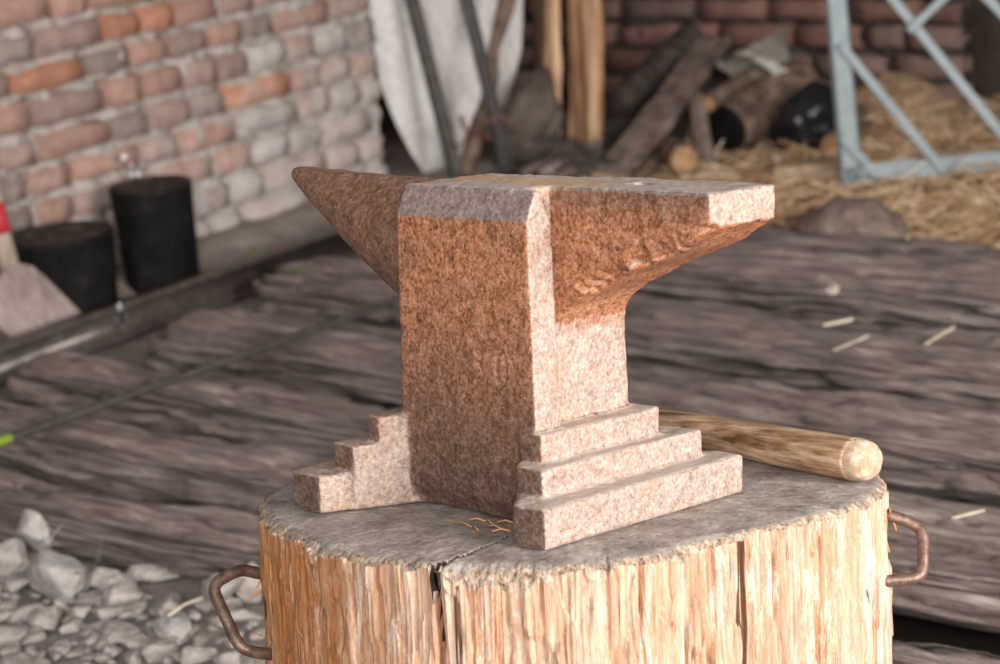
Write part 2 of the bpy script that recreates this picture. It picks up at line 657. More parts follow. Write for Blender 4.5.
DRUM = simple('sooty_black', [(.4, (.005, .005, .005)), (.58, (.012, .011, .011)), (.74, (.04, .036, .032))], 16, .75, 0, .4, .006, 6, (1, 1, 1), .15, 90)
DRUMTOP = simple('sooty_brown_top', [(.3, (.018, .013, .011)), (.5, (.045, .034, .028)), (.7, (.11, .088, .075))], 26, .75, 0, .4, .005, 6, (1, 1, 1), .3, 110)
GREYBOARD = simple('pinkish_grey_board', [(.3, (.22, .17, .152)), (.5, (.36, .285, .26)), (.7, (.48, .40, .37))], 14, .9, 0, .3, .004, 5, (1, 1, .4), .2, 80)
PALEPOLE = simple('pale_peeled_wood', [(.3, (.26, .20, .15)), (.5, (.42, .34, .27)), (.7, (.55, .47, .39))], 24, .85, 0, .3, .003, 5, (1, 1, .2), .2)
REDP = simple('red_paint', [(.3, (.40, .02, .03)), (.7, (.60, .05, .06))], 20, .5)
GREENP = simple('green_paint', [(.3, (.16, .24, .03)), (.7, (.28, .38, .06))], 20, .5)
STONE = simple('grey_clod', [(.3, (.30, .255, .23)), (.5, (.45, .395, .36)), (.7, (.58, .52, .48))], 14, .95, 0, .6, .01, 6, (1, 1, 1), .15, 90)
PALESTONE = simple('pale_stone', [(.3, (.36, .325, .30)), (.5, (.48, .44, .41)), (.7, (.58, .54, .51))], 10, .93, 0, .5, .008, 6, (1, 1, 1), .15, 70)
DARKSTONE = simple('dark_rough_stone', [(.3, (.04, .032, .027)), (.5, (.10, .08, .066)), (.7, (.19, .155, .13))], 10, .95, 0, .7, .02, 6, (1, 1, 1), .15, 60)
BAG = simple('black_plastic', [(.3, (.006, .006, .007)), (.7, (.014, .015, .017))], 12, .3, 0, .3, .006, 4, (1, 1, 1), .5)
CARD = simple('greyed_card', [(.3, (.16, .145, .115)), (.5, (.24, .225, .18)), (.7, (.31, .295, .245))], 12, .9, 0, .3, .003, 5, (1, 1, 1), .2)
TORN = simple('pale_torn_edge', [(.3, (.52, .48, .43)), (.7, (.74, .70, .65))], 16, .85)
SACK = simple('brown_sacking', [(.3, (.07, .05, .04)), (.5, (.15, .115, .095)), (.7, (.22, .175, .15))], 12, .95, 0, .5, .006, 5, (1, 1, 1), .15, 140)
WIRE = simple('faded_red_wire', [(.3, (.20, .075, .07)), (.7, (.30, .13, .115))], 20, .6)
CHIP = simple('pale_wood_chip', [(.3, (.55, .44, .32)), (.7, (.82, .74, .62))], 40, .8)
SHAVE = simple('orange_wood_shaving', [(.3, (.36, .15, .06)), (.7, (.60, .32, .15))], 40, .8)
LEAF = simple('weed_leaf', [(.3, (.07, .20, .03)), (.7, (.16, .36, .07))], 30, .6)
TANBLOCK = simple('straw_dusted_plank', [(.3, (.26, .17, .10)), (.5, (.40, .28, .18)), (.7, (.52, .39, .27))], 16, .9, 0, .3, .004, 5, (.3, 1, 1), .2, 90)


def mat_straw():
    M = Mat('dry_straw', .7, 0, .3)
    M.color(M.attr('straw_colour'))
    return M.m


STRAW = mat_straw()


# ------------------------------------------------------------------ anvil
def solidify(bms, voxel, smooth_it):
    """Fuse overlapping solids into one forged skin."""
    me = from_bm('fuse', merge(bms))
    o = bpy.data.objects.new('fuse', me)
    C.objects.link(o)
    r = o.modifiers.new('r', 'REMESH')
    r.mode = 'VOXEL'
    r.voxel_size = voxel
    s = o.modifiers.new('s', 'SMOOTH')
    s.factor = .5
    s.iterations = smooth_it
    dg = bpy.context.evaluated_depsgraph_get()
    out = bpy.data.meshes.new_from_object(o.evaluated_get(dg))
    bpy.data.objects.remove(o)
    bpy.data.meshes.remove(me)
    return out


def horn_bm():
    bm = bmesh.new()
    rings = []
    secs = [(-.3325, .2955, .0045, .0045), (-.3305, .2955, .0075, .0075), (-.316, .2915, .0125, .0125), (-.28, .2790, .0225, .0230), (-.235, .2640, .0330, .0370),
            (-.187, .2490, .0440, .0510), (-.14, .2360, .0550, .0630), (-.10, .2260, .0650, .0720), (-.05, .2180, .0700, .0790)]
    n = 40
    for (x, zc, ry, rz) in secs:
        ring = []
        for k in range(n):
            a = 2 * pi * k / n
            ring.append(bm.verts.new((x, -.048 + ry * cos(a), zc + rz * sin(a) * (.97 if sin(a) > 0 else 1.0))))
        rings.append(ring)
    for A, B in zip(rings, rings[1:]):
        for k in range(n):
            bm.faces.new((A[k], A[(k + 1) % n], B[(k + 1) % n], B[k]))
    bm.faces.new(rings[0])
    bm.faces.new(rings[-1])
    bmesh.ops.recalc_face_normals(bm, faces=bm.faces)
    return bm


def seg_dist(px, py, a, b):
    dx, dy = b[0] - a[0], b[1] - a[1]
    t = max(0, min(1, ((px - a[0]) * dx + (py - a[1]) * dy) / (dx * dx + dy * dy)))
    return sqrt((px - a[0] - t * dx) ** 2 + (py - a[1] - t * dy) ** 2)


def build_anvil():
    b = []
    # block with the bevelled top edge towards the viewer
    b.append(prism_bm([(-.118, -.0), (-.130, .02), (-.130, .272), (-.1175, .300), (-.006, .300), (.012, .285), (.012, 0)], -.0865, .066, 'X'))
    for v in b[0].verts:
        if v.co.x < -.08:
            v.co.x -= .0085 * (1 - v.co.z / .29)
    b.append(prism_bm([(-.122, -.0), (-.130, .02), (-.130, .272), (-.1175, .300), (-.112, .300), (-.099, .27), (-.097, .03), (-.097, 0)], .0, .084, 'X'))
    b.append(prism_bm([(.05, .0), (.088, .0), (.0665, .095), (.067, .165), (.071, .178), (.083, .192), (.1, .2025), (.146, .224), (.209, .2475), (.251, .2695), (.251, .2995), (.05, .2998)], -.083, .005, 'Y'))
    b.append(horn_bm())
    for h, poly in (
        (.036, [(.142, -.181), (.141, .084), (.107, .086), (.06, .03), (.0, .0), (.0, -.11), (.055, -.120), (.106, -.183)]),
        (.061, [(.113, -.153), (.113, .060), (.08, .060), (.05, .03), (.0, .0), (.0, -.11), (.055, -.118), (.080, -.153)]),
        (.086, [(.094, -.133), (.094, .023), (.05, .023), (.0, .0), (.0, -.11), (.05, -.116), (.067, -.134)]),
        (.036, [(-.168, -.206), (-.124, -.209), (-.083, -.122), (-.0, -.1), (-.0, .0), (-.083, .03), (-.124, .118), (-.168, .115)]),
        (.061, [(-.138, -.178), (-.107, -.180), (-.082, -.123), (-.0, -.1), (-.0, .0), (-.082, .03), (-.107, .088), (-.138, .087)]),
        (.086, [(-.114, -.155), (-.096, -.157), (-.081, -.123), (-.0, -.1), (-.0, .0), (-.08, .03), (-.096, .064), (-.114, .063)])):
        b.append(prism_bm(poly, 0, h))
    me = solidify(b, .0019, 11)
    # engraved figures on the front
    strokes = []

    def digit(fn, n=14):
        pts = [fn(i / n) for i in range(n + 1)]
        strokes.extend(zip(pts, pts[1:]))
    cx, cz = .0145, .140
    digit(lambda t: (cx - .0015 + .0058 * sin(pi * t), cz + .0135 - .0115 * t))
    digit(lambda t: (cx - .0020 + .0070 * sin(pi * t * .98), cz + .0015 - .0150 * t))
    c0 = .0430
    digit(lambda t: (c0 + .0062 * cos(2 * pi * t), .1405 + .0150 * sin(2 * pi * t)), 24)
    no = [v.normal.copy() for v in me.vertices]
    for i, v in enumerate(me.vertices):
        p = v.co
        x, y, z = p
        d = fbm(x * 22, y * 22, z * 22, 3) * .0011 + N(x * 95, y * 95, z * 95) * .0006 + N(x * 210 + 5, y * 210, z * 210) * .00035
        n = no[i]
        # dings along the outer edges of the feet and bed
        if z < .09:
            d += min(0, N(x * 60 + 9, y * 60, z * 60) + .1) * .0009
        off = n * d
        if y < -.12 and -.02 < x < .06 and .11 < z < .17 and n.y < -.7:
            m = min(seg_dist(x, z, a, c) for a, c in strokes)
            if m < .0055:
                off += Vector((0, 1, 0)) * (.0030 * smooth(.0028, .0010, m) - .0012 * smooth(.0055, .0036, m) * smooth(.0024, .0034, m))
        # broken lower edge of the heel's near flank
        if x > .09 and y < -.068 and .19 < z < .272:
            zl = .2025 + (x - .1) * .45
            e = smooth(.022, .0, z - zl) * smooth(-.066, -.080, y)
            off += Vector((0, 1, .35)) * max(0, .45 + N(x * 48, z * 40, 3) * 1.1 + N(x * 120, z * 110, 8) * .6) * .0125 * e
        # hardy hole
        if z > .29 and abs(x - .137) < .0105 and abs(y + .040) < .0095:
            off.z -= .016
        if z < .004:
            off.z = max(off.z, -z * .5)
            off.z = 0
        v.co = p + off
    me.update()
    root = empty('anvil', 'large rust-brown iron anvil with a pointed horn and stepped feet standing on the stump', 'anvil', matrix=ANV)
    regions = {}
    for f in me.polygons:
        c = f.center
        if c.z < .0885 and (c.x > .0875 or (c.x > .03 and c.y < -.1335) or (c.x > .05 and c.y > .014)):
            k = 'foot_a'
        elif c.z < .0885 and (c.x < -.0885 or (c.x < -.03 and (c.y < -.1335 or c.y > .0145))):
            k = 'foot_b'
        elif f.normal.z > .72 and c.z > .290 and c.x > -.088:
            k = 'working_face'
        elif c.x < -.0885 and c.z > .09:
            k = 'horn'
        elif c.x > .0685 and c.z > .150 and c.y > -.0885:
            k = 'heel'
        else:
            k = 'body'
        regions.setdefault(k, []).append(f)
    labels = {'foot_a': 'pale dusty stepped foot under the heel', 'foot_b': 'stepped foot under the horn', 'working_face': 'pale worn top face with a square hole', 'horn': 'dark pointed horn', 'heel': 'overhanging square heel with a chipped lower edge'}
    vn = [v.normal.copy() for v in me.vertices]
    for k, fl in regions.items():
        idx, vs, fs = {}, [], []
        for f in fl:
            q = []
            for vi in f.vertices:
                if vi not in idx:
                    idx[vi] = len(vs)
                    vs.append(me.vertices[vi].co.copy())
                q.append(idx[vi])
            fs.append(q)
        name = 'foot' if k.startswith('foot') else k
        m2 = bpy.data.meshes.new(name)
        m2.from_pydata(vs, [], fs)
        m2.update()
        o = obj(name, m2, ANVIL, root)
        inv = {b: a for a, b in idx.items()}
        m2.normals_split_custom_set_from_vertices([vn[inv[j]] for j in range(len(vs))])
        if k in labels:
            o['label'] = labels[k]
    bpy.data.meshes.remove(me)
    return root


build_anvil()

# ------------------------------------------------------------------ stump
RIMPTS = [(-136.5, .300), (-106, .281), (-72, .278), (-55, .272), (-41, .262), (-28, .243), (-16, .2235), (0, .231), (10.4, .245), (27, .275), (43.5, .298), (60, .30), (90, .292), (130, .285), (180, .30), (205, .302)]


def rim_radius(deg):
    a = (deg + 136.5) % 360 - 136.5
    P = RIMPTS + [(RIMPTS[0][0] + 360, RIMPTS[0][1])]
    for (a0, r0), (a1, r1) in zip(P, P[1:]):
        if a0 <= a <= a1:
            t = (a - a0) / (a1 - a0)
            t = t * t * (3 - 2 * t) * .5 + t * .5
            return r0 + (r1 - r0) * t
    return .29


def build_stump():
    root = empty('tree_stump', 'thick upright tree stump of split pale wood carrying the anvil', 'stump', matrix=ANV)
    angs = []
    a = -142.
    while a < 50:
        angs.append(a)
        a += .17
    while a < 218:
        angs.append(a)
        a += 1.5
    n = len(angs)
    CRK = -71.5          # the long vertical split on the near side
    cracks = [(CRK, .016, .75, 1.6), (-58, .004, .5, .5), (-47, .004, .45, .4), (-33, .005, .5, .6), (-22, .007, .6, .9), (-10, .006, .5, .7), (-90, .004, .6, .6), (-108, .006, .7, .8), (-120, .006, .6, .7), (3, .005, .5, .5), (16, .006, .5, .8), (28, .006, .7, .9)]
    wob = [RND.uniform(0, 50) for _ in cracks]
    zs = []
    z = 0.0
    st = .0016
    while z > -.50:
        zs.append(z)
        z -= st
        st = min(st * 1.06, .03)
        if z > -.2:
            st = min(st, .0055)
    zs.append(-.515)
    vs, fs, mi = [], [], []
    R = [rim_radius(q) for q in angs]
    # crumbling of the rim: how far down the top edge is torn away at each angle
    rag = []
    for q in angs:
        t = radians(q)
        x, y = cos(t) * 3, sin(t) * 3
        k = .002 + .004 * max(0, fbm(x * 2.2, y * 2.2, 1, 3)) + .0025 * abs(N(x * 11, y * 11, 4)) + .002 * abs(N(x * 30, y * 30, 7))
        for q0, w, dep in ((-58, 9, .012), (-66, 5, .006), (-24, 9, .008), (-100, 5, .006), (-124, 9, .007), (33, 7, .006)):
            k += dep * math.exp(-((q - q0) / w) ** 2) * (.7 + .6 * N(x * 8, y * 8, 9))
        rag.append(k)

    def side_r(j, z):
        q = angs[j]
        t = radians(q)
        x, y = cos(t) * .28, sin(t) * .28
        r = R[j] * (1 + .05 * smooth(-.1, -.5, z))
        r += fbm(x * 26, y * 26, z * 3.2, 4) * .0030 + N(x * 130, y * 130, z * 8) * .0016 + N(x * 320, y * 320, z * 9) * .0016
        r -= 0.0028 * max(0, 1 - abs(N(x * 38, y * 38, z * 1.6 + 3)) * 9) + .0022 * max(0, 1 - abs(N(x * 85, y * 85, z * 3 + 9)) * 7)
        # torn flakes
        fl = N(x * 34 + 7, y * 34, z * 11)
        r -= .0035 * smooth(.12, .2, fl)
        r += .0025 * smooth(-.15, -.25, N(x * 55, y * 55, z * 16 + 5))
        for (c, dep, w, ln), o in zip(cracks, wob):
            cc = c + N(z * 9 + o, o, 0) * 1.0
            d = abs(q - cc)
            if d < w:
                r -= dep * (1 - d / w) * smooth(-ln * .35 - .02, -ln * .35 + .05, z) * (1 if c == CRK else smooth(-.3, .2, N(z * 12, o, 3)))
        return r
    # top disc rings (from the middle outwards)
    K = 46
    rad = [0.02 + .98 * (i / (K - 1)) ** .75 for i in range(K)]
    rad[-1] = 1.0
    for i in range(K):
        for j, q in enumerate(angs):
            t = radians(q)
            rr = rad[i] * (R[j] - .0015)
            x, y = cos(t) * rr, sin(t) * rr
            e = R[j] - rr
            flat = .0012 * (fbm(x * 18, y * 18, 0, 4) - .5) + .0008 * N(x * 120, y * 120, 0) - .0008
            flat -= .0035 * smooth(.06, .0, e) * (.6 + .4 * N(x * 25, y * 25, 2))
            zz = min(-.0003, flat)
            lip = rag[j]
            zz -= lip * smooth(.004 + lip * .9, .0, e) * (.9 + .25 * N(x * 60, y * 60, 3)) + .0012 * abs(N(x * 330, y * 330, 3)) * smooth(.012, 0, e)
            # the radial split running in from the rim, and a few checks
            for (c, wd, dep, r0, o) in ((CRK, .0013, .030, .165, 1), (-40, .0009, .008, .235, 3), (20, .0009, .008, .225, 5)):
                if rr > r0:
                    cc = c + (R[j] - rr) * (70 if c == CRK else 30) * (1 if o % 2 else -1) + N(rr * 70, o, 0) * 1.2
                    d = abs(q - cc) * pi / 180 * rr
                    wq = wd * (1 + 1.2 * smooth(.03, 0, e))
                    if d < wq:
                        zz -= dep * (1 - d / wq) * smooth(r0, r0 + .03, rr)
            vs.append(Vector((x, y, zz)))
    topn = len(vs)
    limed_or_shaded = set()  # cells along the split that take the painted shade
    for i in range(K):
        for j, q in enumerate(angs):
            rr = rad[i] * R[j]
            if rr > .17:
                cc = CRK + (R[j] - rr) * 70 + N(rr * 70, 1, 0) * 1.2
                if abs(q - cc) * pi / 180 * rr < .0007 + .0012 * smooth(.03, 0, R[j] - rr):
                    limed_or_shaded.add((i, j))
    zc = len(vs)
    vs.append(Vector((0, 0, -.0008)))
    for j in range(n):
        fs.append((zc, j, (j + 1) % n))
        mi.append(0)
    for i in range(K - 1):
        for j in range(n):
            j2 = (j + 1) % n
            fs.append((i * n + j, (i + 1) * n + j, (i + 1) * n + j2, i * n + j2))
            e = R[j] * (1 - rad[i + 1])
            mi.append(3 if (i, j) in limed_or_shaded or (i + 1, j) in limed_or_shaded else 2 if e < .0012 + .28 * rag[j] else 0)
    base = len(vs)
    for i, z in enumerate(zs):
        for j, q in enumerate(angs):
            t = radians(q)
            edge = vs[(K - 1) * n + j].z
            if i == 0:
                r = R[j] - .0012
                zz = edge - .0004
            else:
                zz = edge + (z - 0) * (1 if z > -.06 else 1) if z > -.06 else z + edge * smooth(-.2, -.06, z)
                r = side_r(j, zz)
            vs.append(Vector((cos(t) * r, sin(t) * r, zz)))
    for j in range(n):
        j2 = (j + 1) % n
        fs.append(((K - 1) * n + j, base + j, base + j2, (K - 1) * n + j2))
        mi.append(2)
    for i in range(len(zs) - 1):
        for j in range(n):
            j2 = (j + 1) % n
            fs.append((base + i * n + j, base + (i + 1) * n + j, base + (i + 1) * n + j2, base + i * n + j2))
            cc = CRK + N(zs[i] * 9 + wob[0], wob[0], 0)
            mi.append(3 if abs(angs[j] - cc) < .28 else 2 if zs[i] > -(.0002 + .36 * rag[j]) else 1)
    last = base + (len(zs) - 1) * n
    fs.append(tuple(range(last, last + n))[::-1])
    mi.append(1)
    me = bpy.data.meshes.new('trunk')
    me.from_pydata(vs, [], fs)
    me.update()
    obj('trunk', me, [TOP, SIDE, RIM, CRACKSHADE], root)
    me.polygons.foreach_set('material_index', mi)
    # bent iron carrying handles
    inv = ANV.inverted()
    d0 = (loc(-.215, -.21, -.08) - CAM).dot(CF)
    L = [at(285, 571, D=d0 + .03), at(259, 574, D=d0 - .004), at(241, 568.5, D=d0 - .012), at(211, 585, D=d0 - .03), at(238, 645, D=d0 - .05), at(250, 652, D=d0 - .05), at(280, 655, D=d0 - .035), at(300, 657, D=d0 - .01)]
    d1 = (loc(.21, .205, -.06) - CAM).dot(CF)
    Rr = [at(872, 512, D=d1 + .01), at(888, 515, D=d1 - .0), at(918, 525, D=d1 - .0), at(923.5, 535, D=d1 - .005), at(923, 573, D=d1 - .02), at(914, 579, D=d1 - .025), at(886, 581, D=d1 - .035), at(868, 583, D=d1 - .03)]
    for pts, lab in ((L, 'bent iron carrying handle on the shaded side of the stump'), (Rr, 'bent iron carrying handle on the bright side of the stump')):
        p = resample(rounded([inv @ q for q in pts], .012), 60)
        me = tube_mesh('handle', p, .0058, 14, lambda s, a: 1 + .05 * N(s * 30, a, 1))
        h = obj('handle', me, IRON, root)
        h['label'] = lab
    # splinters standing off the sides
    for k, (px, py, qx, qy, dd) in enumerate(((252, 597, 262, 578, 0), (247, 601, 262, 590, 0), (251, 634, 262, 636, 0), (889, 508, 896, 530, 1), (886, 540, 889, 552, 1), (885, 500, 892, 515, 1))):
        d = d0 if dd == 0 else d1
        a, b = inv @ at(px, py, D=d - .004), inv @ at(qx, qy, D=d)
        me = tube_mesh('splinter', [a, a.lerp(b, .5) + Vector((0, 0, .001)), b], lambda s: .0006 + .0006 * s, 5)
        obj('splinter', me, SHAVE, root)


build_stump()

# ------------------------------------------------------------------ tool handle on the stump
def build_handle():
    root = empty('tool_handle', 'round worn brown wooden tool handle lying on the stump behind the anvil', 'handle', matrix=ANV)
    a, b = Vector((-.13, .2135, .0185)), Vector((.210, .178, .0205))
    pts = resample([a, b], 70)
    rr = lambda s: .0165 + .0042 * smooth(.1, .95, s)
    dis = lambda s, t: 1 + .025 * N(s * 9, cos(t) * 1.5, sin(t) * 1.5) + .012 * N(s * 14, cos(t) * 9, sin(t) * 9)
    me = tube_mesh('grip', pts[:-2], rr, 48, dis, cap=.05)
    obj('grip', me, HANDLE, root)
    t = (b - a).normalized()
    q = pts[-3]
    r1 = rr(1)
    prof = [(0, 1.0), (.004, .985), (.009, .94), (.013, .86), (.0155, .74), (.0168, .55), (.0175, .25)]
    u = (Vector((0, 0, 1)) - t * t.z).normalized()
    w = t.cross(u)
    vs, fs = [], []
    n = 48
    for i, (s, k) in enumerate(prof):
        for j in range(n):
            g = 2 * pi * j / n
            vv = q + t * (s + .0012 * N(cos(g) * k * 3, sin(g) * k * 3, 5) - .004 * sin(g) * k) + (u * cos(g) + w * sin(g)) * r1 * k * (dis(1, g) if i == 0 else 1 + .01 * N(i, cos(g) * 3, sin(g) * 3))
            vs.append(vv)
    for i in range(len(prof) - 1):
        for j in range(n):
            j2 = (j + 1) % n
            fs.append((i * n + j, i * n + j2, (i + 1) * n + j2, (i + 1) * n + j))
    fs.append(tuple(range((len(prof) - 1) * n, len(prof) * n)))
    bm = bmesh.new()
    m = mesh('x', vs, fs)
    bm.from_mesh(m)
    o = obj('end_cut', from_bm('end_cut', bm), ENDCUT, root)
    o['label'] = 'pale rounded cut end'


build_handle()

# wood shavings in the shadow between the feet
for k in range(7):
    x, y = RND.uniform(.0, .06), RND.uniform(-.165, -.135)
    g = RND.uniform(-.5, .9)
    L_ = RND.uniform(.012, .026)
    d = Vector((cos(g), sin(g), 0))
    p = Vector((x, y, .0014))
    me = tube_mesh('wood_shaving', [p, p + d * L_ * .5 + Vector((0, 0, .0022)), p + d * L_], .0009, 6)
    o = obj('wood_shaving', me, SHAVE)
    o.matrix_world = ANV
    tag(o, 'thin orange wood shaving lying in the shadow between the anvil feet', 'shaving', 'wood shavings under the anvil')

# ------------------------------------------------------------------ walls
def brick_wall(name, P, u0, u1, v_rows, lens, colour, m_brick, m_mortar, seed, gap=.012, depth=.055, rough=.010):
    """P(u, v, d): point on the wall, d outwards. One mesh: bricks (slot 0) and the mortar behind (slot 1)."""
    rnd = random.Random(seed)
    vs, fs, mi, cols = [], [], [], []
    G, H = 7, 5
    open_joints = []
    for r, (v0, v1) in enumerate(v_rows):
        u = u0 - rnd.random() * .2
        while u < u1:
            w = rnd.choice(lens) * rnd.uniform(.93, 1.06)
            a, b = u + gap * .5, u + w - gap * .5
            u += w
            if rnd.random() < .5:
                b -= .010
                open_joints.append((u - .005, v0 + gap * .7, v1 - gap * .4))
            a2, b2 = max(a, u0), min(b, u1)
            if b2 - a2 < .03:
                continue
            c = colour((a2 + b2) / 2, (v0 + v1) / 2, rnd)
            out = rnd.uniform(-.006, .006)
            tilt = rnd.uniform(-.012, .012)
            dv = rnd.uniform(-.003, .003)
            base = len(vs)
            sd = rnd.uniform(0, 90)
            for i in range(G):
                for j in range(H):
                    s, t = i / (G - 1), j / (H - 1)
                    edge = (i in (0, G - 1)) or (j in (0, H - 1))
                    s2 = .5 + (s - .5) * (1 if i in (0, G - 1) else .93 / (1 - 2 / (G - 1)) if i in (1, G - 2) else 1)
                    t2 = .5 + (t - .5) * (1 if j in (0, H - 1) else .84 / (1 - 2 / (H - 1)) if j in (1, H - 2) else 1)
                    uu = a2 + (b2 - a2) * s2 + N(s * 3 + sd, t * 3, 1) * rough
                    vv = v0 + gap * .5 + dv + (v1 - v0 - gap) * t2 + N(s * 3, t * 3 + sd, 2) * rough + tilt * (s - .5) * .3
                    dd = out - (depth if edge else 0) + N(s * 4 + sd, t * 4, 5) * rough * .7
                    vs.append(P(uu, vv, dd))
                    cols.append(c)
            for i in range(G - 1):
                for j in range(H - 1):
                    q = base + i * H + j
                    fs.append((q, q + H, q + H + 1, q + 1))
                    mi.append(0)
    # mortar bed
    base = len(vs)
    nu, nv = int((u1 - u0) / .008), int((v_rows[-1][1] - v_rows[0][0]) / .012)
    cols_deep = {}
    for (ju, ja, jb) in open_joints:
        for i in range(int((ju - .012 - u0) / .008), int((ju + .012 - u0) / .008) + 2):
            cols_deep.setdefault(i, []).append((ja, jb))
    for i in range(nu + 1):
        for j in range(nv + 1):
            uu = u0 + (u1 - u0) * i / nu
            vv = v_rows[0][0] + (v_rows[-1][1] - v_rows[0][0]) * j / nv
            deep = .05 if any(p < vv < q for p, q in cols_deep.get(i, ())) else 0
            vs.append(P(uu, vv, -deep - .021 + fbm(uu * 17 + seed, vv * 17, 0, 3) * .030))
            cols.append((.3, .28, .26, 1))
    for i in range(nu):
        for j in range(nv):
            q = base + i * (nv + 1) + j
            fs.append((q, q + nv + 1, q + nv + 2, q + 1))
            mi.append(1)
    # back of the wall gives it its thickness
    b0 = len(vs)
    v0, v1 = v_rows[0][0], v_rows[-1][1]
    for dd in (-.02, -.26):
        for (uu, vv) in ((u0, v0), (u1, v0), (u1, v1), (u0, v1)):
            vs.append(P(uu, vv, dd))
            cols.append((.3, .28, .26, 1))
    for f in ((4, 7, 6, 5), (0, 1, 5, 4), (1, 2, 6, 5), (2, 3, 7, 6), (3, 0, 4, 7)):
        fs.append(tuple(b0 + q for q in f))
        mi.append(1)
    me = bpy.data.meshes.new(name)
    me.from_pydata(vs, [], fs)
    me.update()
    at_ = me.attributes.new('brick_colour', 'FLOAT_COLOR', 'POINT')
    at_.data.foreach_set('color', [c for q in cols for c in q])
    bm = bmesh.new()
    o = obj(name, me, [m_brick, m_mortar])
    bm.free()
    me.polygons.foreach_set('material_index', mi)
    return structure(o)


def rows(z0, pitch, k, seed):
    r = random.Random(seed)
    z = [z0 + pitch * i + r.uniform(-.004, .004) for i in range(k + 1)]
    return list(zip(z, z[1:]))


PALEB, REDB = mat_brick(True), mat_brick(False)
MORT_L = mat_mortar([(.26, .225, .20), (.50, .455, .42)])
MORT_B = mat_mortar([(.035, .027, .023), (.085, .068, .058)])


def col_left(u, v, r):
    hot = smooth(4.1, 3.3, u) * smooth(.15, .5, v)
    k = r.random() * (1 - .22 * hot)
    hot = .7 * smooth(4.1, 3.3, u) * smooth(.15, .5, v)
    if k < .08 + .16 * hot:
        c = (.52, .25, .16)
    elif k < .45 + .1 * hot:
        c = (.45, .275, .225)
    elif k < .72:
        c = (.40, .28, .245)
    elif k < .88:
        c = (.33, .265, .235)
    else:
        c = (.50, .45, .42)
    f = r.uniform(.82, 1.15)
    return tuple(x * f for x in c) + (1,)


def col_back(u, v, r):
    c = r.choice([(.25, .135, .11), (.22, .13, .11), (.28, .15, .12), (.21, .145, .125), (.24, .16, .135)])
    f = r.uniform(.8, 1.2)
    return tuple(x * f for x in c) + (1,)


XL, YB = -3.9, 5.5
brick_wall('wall_left', lambda u, v, d: Vector((XL + d, u, v)), 1.2, 4.41, rows(.395 - .078 * 6, .078, 30, 3), [.125, .12, .13, .14, .22, .24], col_left, PALEB, MORT_L, 11, gap=.016)
brick_wall('wall_back', lambda u, v, d: Vector((u, YB - d, v)), -4.55, -2.735, rows(.28 - .08 * 5, .08, 26, 5), [.25, .25, .24, .13, .26], col_back, REDB, MORT_B, 21, gap=.015)


def stone_wall(name, P, u0, u1, v0, v1, m, seed, step=.02):
    nu, nv = int((u1 - u0) / step), int((v1 - v0) / step)
    vs, fs = [], []
    for i in range(nu + 1):
        for j in range(nv + 1):
            u, v = u0 + (u1 - u0) * i / nu, v0 + (v1 - v0) * j / nv
            dist, pts = noise.voronoi(Vector((u * 5 + seed, v * 7, 0)))
            g = min(1, (dist[1] - dist[0]) * 4)
            vs.append(P(u, v, .05 * g + .02 * fbm(u * 12, v * 12, seed, 3)))
    for i in range(nu):
        for j in range(nv):
            q = i * (nv + 1) + j
            fs.append((q, q + nv + 1, q + nv + 2, q + 1))
    b = len(vs)
    for (u, v) in ((u0, v0), (u1, v0), (u1, v1), (u0, v1)):
        vs.append(P(u, v, -.15))
    c = [0, nu * (nv + 1), nu * (nv + 1) + nv, nv]
    fs += [(b, b + 3, b + 2, b + 1)]
    for k in range(4):
        fs.append((c[k], c[(k + 1) % 4], b + (k + 1) % 4, b + k))
    return structure(obj(name, mesh(name, vs, fs), m))


# set-back walls: behind the gap at the end of the pale wall, and past the end of the red one
stone_wall('wall_recess', lambda u, v, d: Vector((-4.45 + d, u, v)), 4.3, 5.75, -.15, 2.0, DARKSTONE, 3)
stone_wall('wall_rear', lambda u, v, d: Vector((u, 6.05 - d, v)), -3.1, -.6, -.15, 2.0, DARKSTONE, 8)

# ------------------------------------------------------------------ floor
def ground_z(x, y):
    z = -.012 + .010 * fbm(x * 5, y * 5, 0, 3) - .045 * smooth(2.1, 2.25, y) * smooth(4.2, 3.9, y) * smooth(-3.4, -3.25, x)
    h = smooth(5.15, 5.55, y) * smooth(-3.25, -2.95, x) * .06
    h += .12 * math.exp(-((x + 2.92) / .16) ** 2 - ((y - 5.45) / .16) ** 2)
    # earth drifted along the foot of the pale wall
    h += .05 * smooth(-3.66, -3.86, x) * smooth(2.4, 3.6, y) * smooth(4.4, 4.2, y)
    return z + h


def build_floor():
    x0, x1, y0, y1 = -4.6, 1.6, -.6, 6.2
    vs, fs = [], []
    nx, ny = 190, 210
    for i in range(nx + 1):
        for j in range(ny + 1):
            x, y = x0 + (x1 - x0) * i / nx, y0 + (y1 - y0) * j / ny
            vs.append((x, y, ground_z(x, y)))
    for i in range(nx):
        for j in range(ny):
            q = i * (ny + 1) + j
            fs.append((q, q + ny + 1, q + ny + 2, q + 1))
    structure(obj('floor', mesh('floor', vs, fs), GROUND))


build_floor()


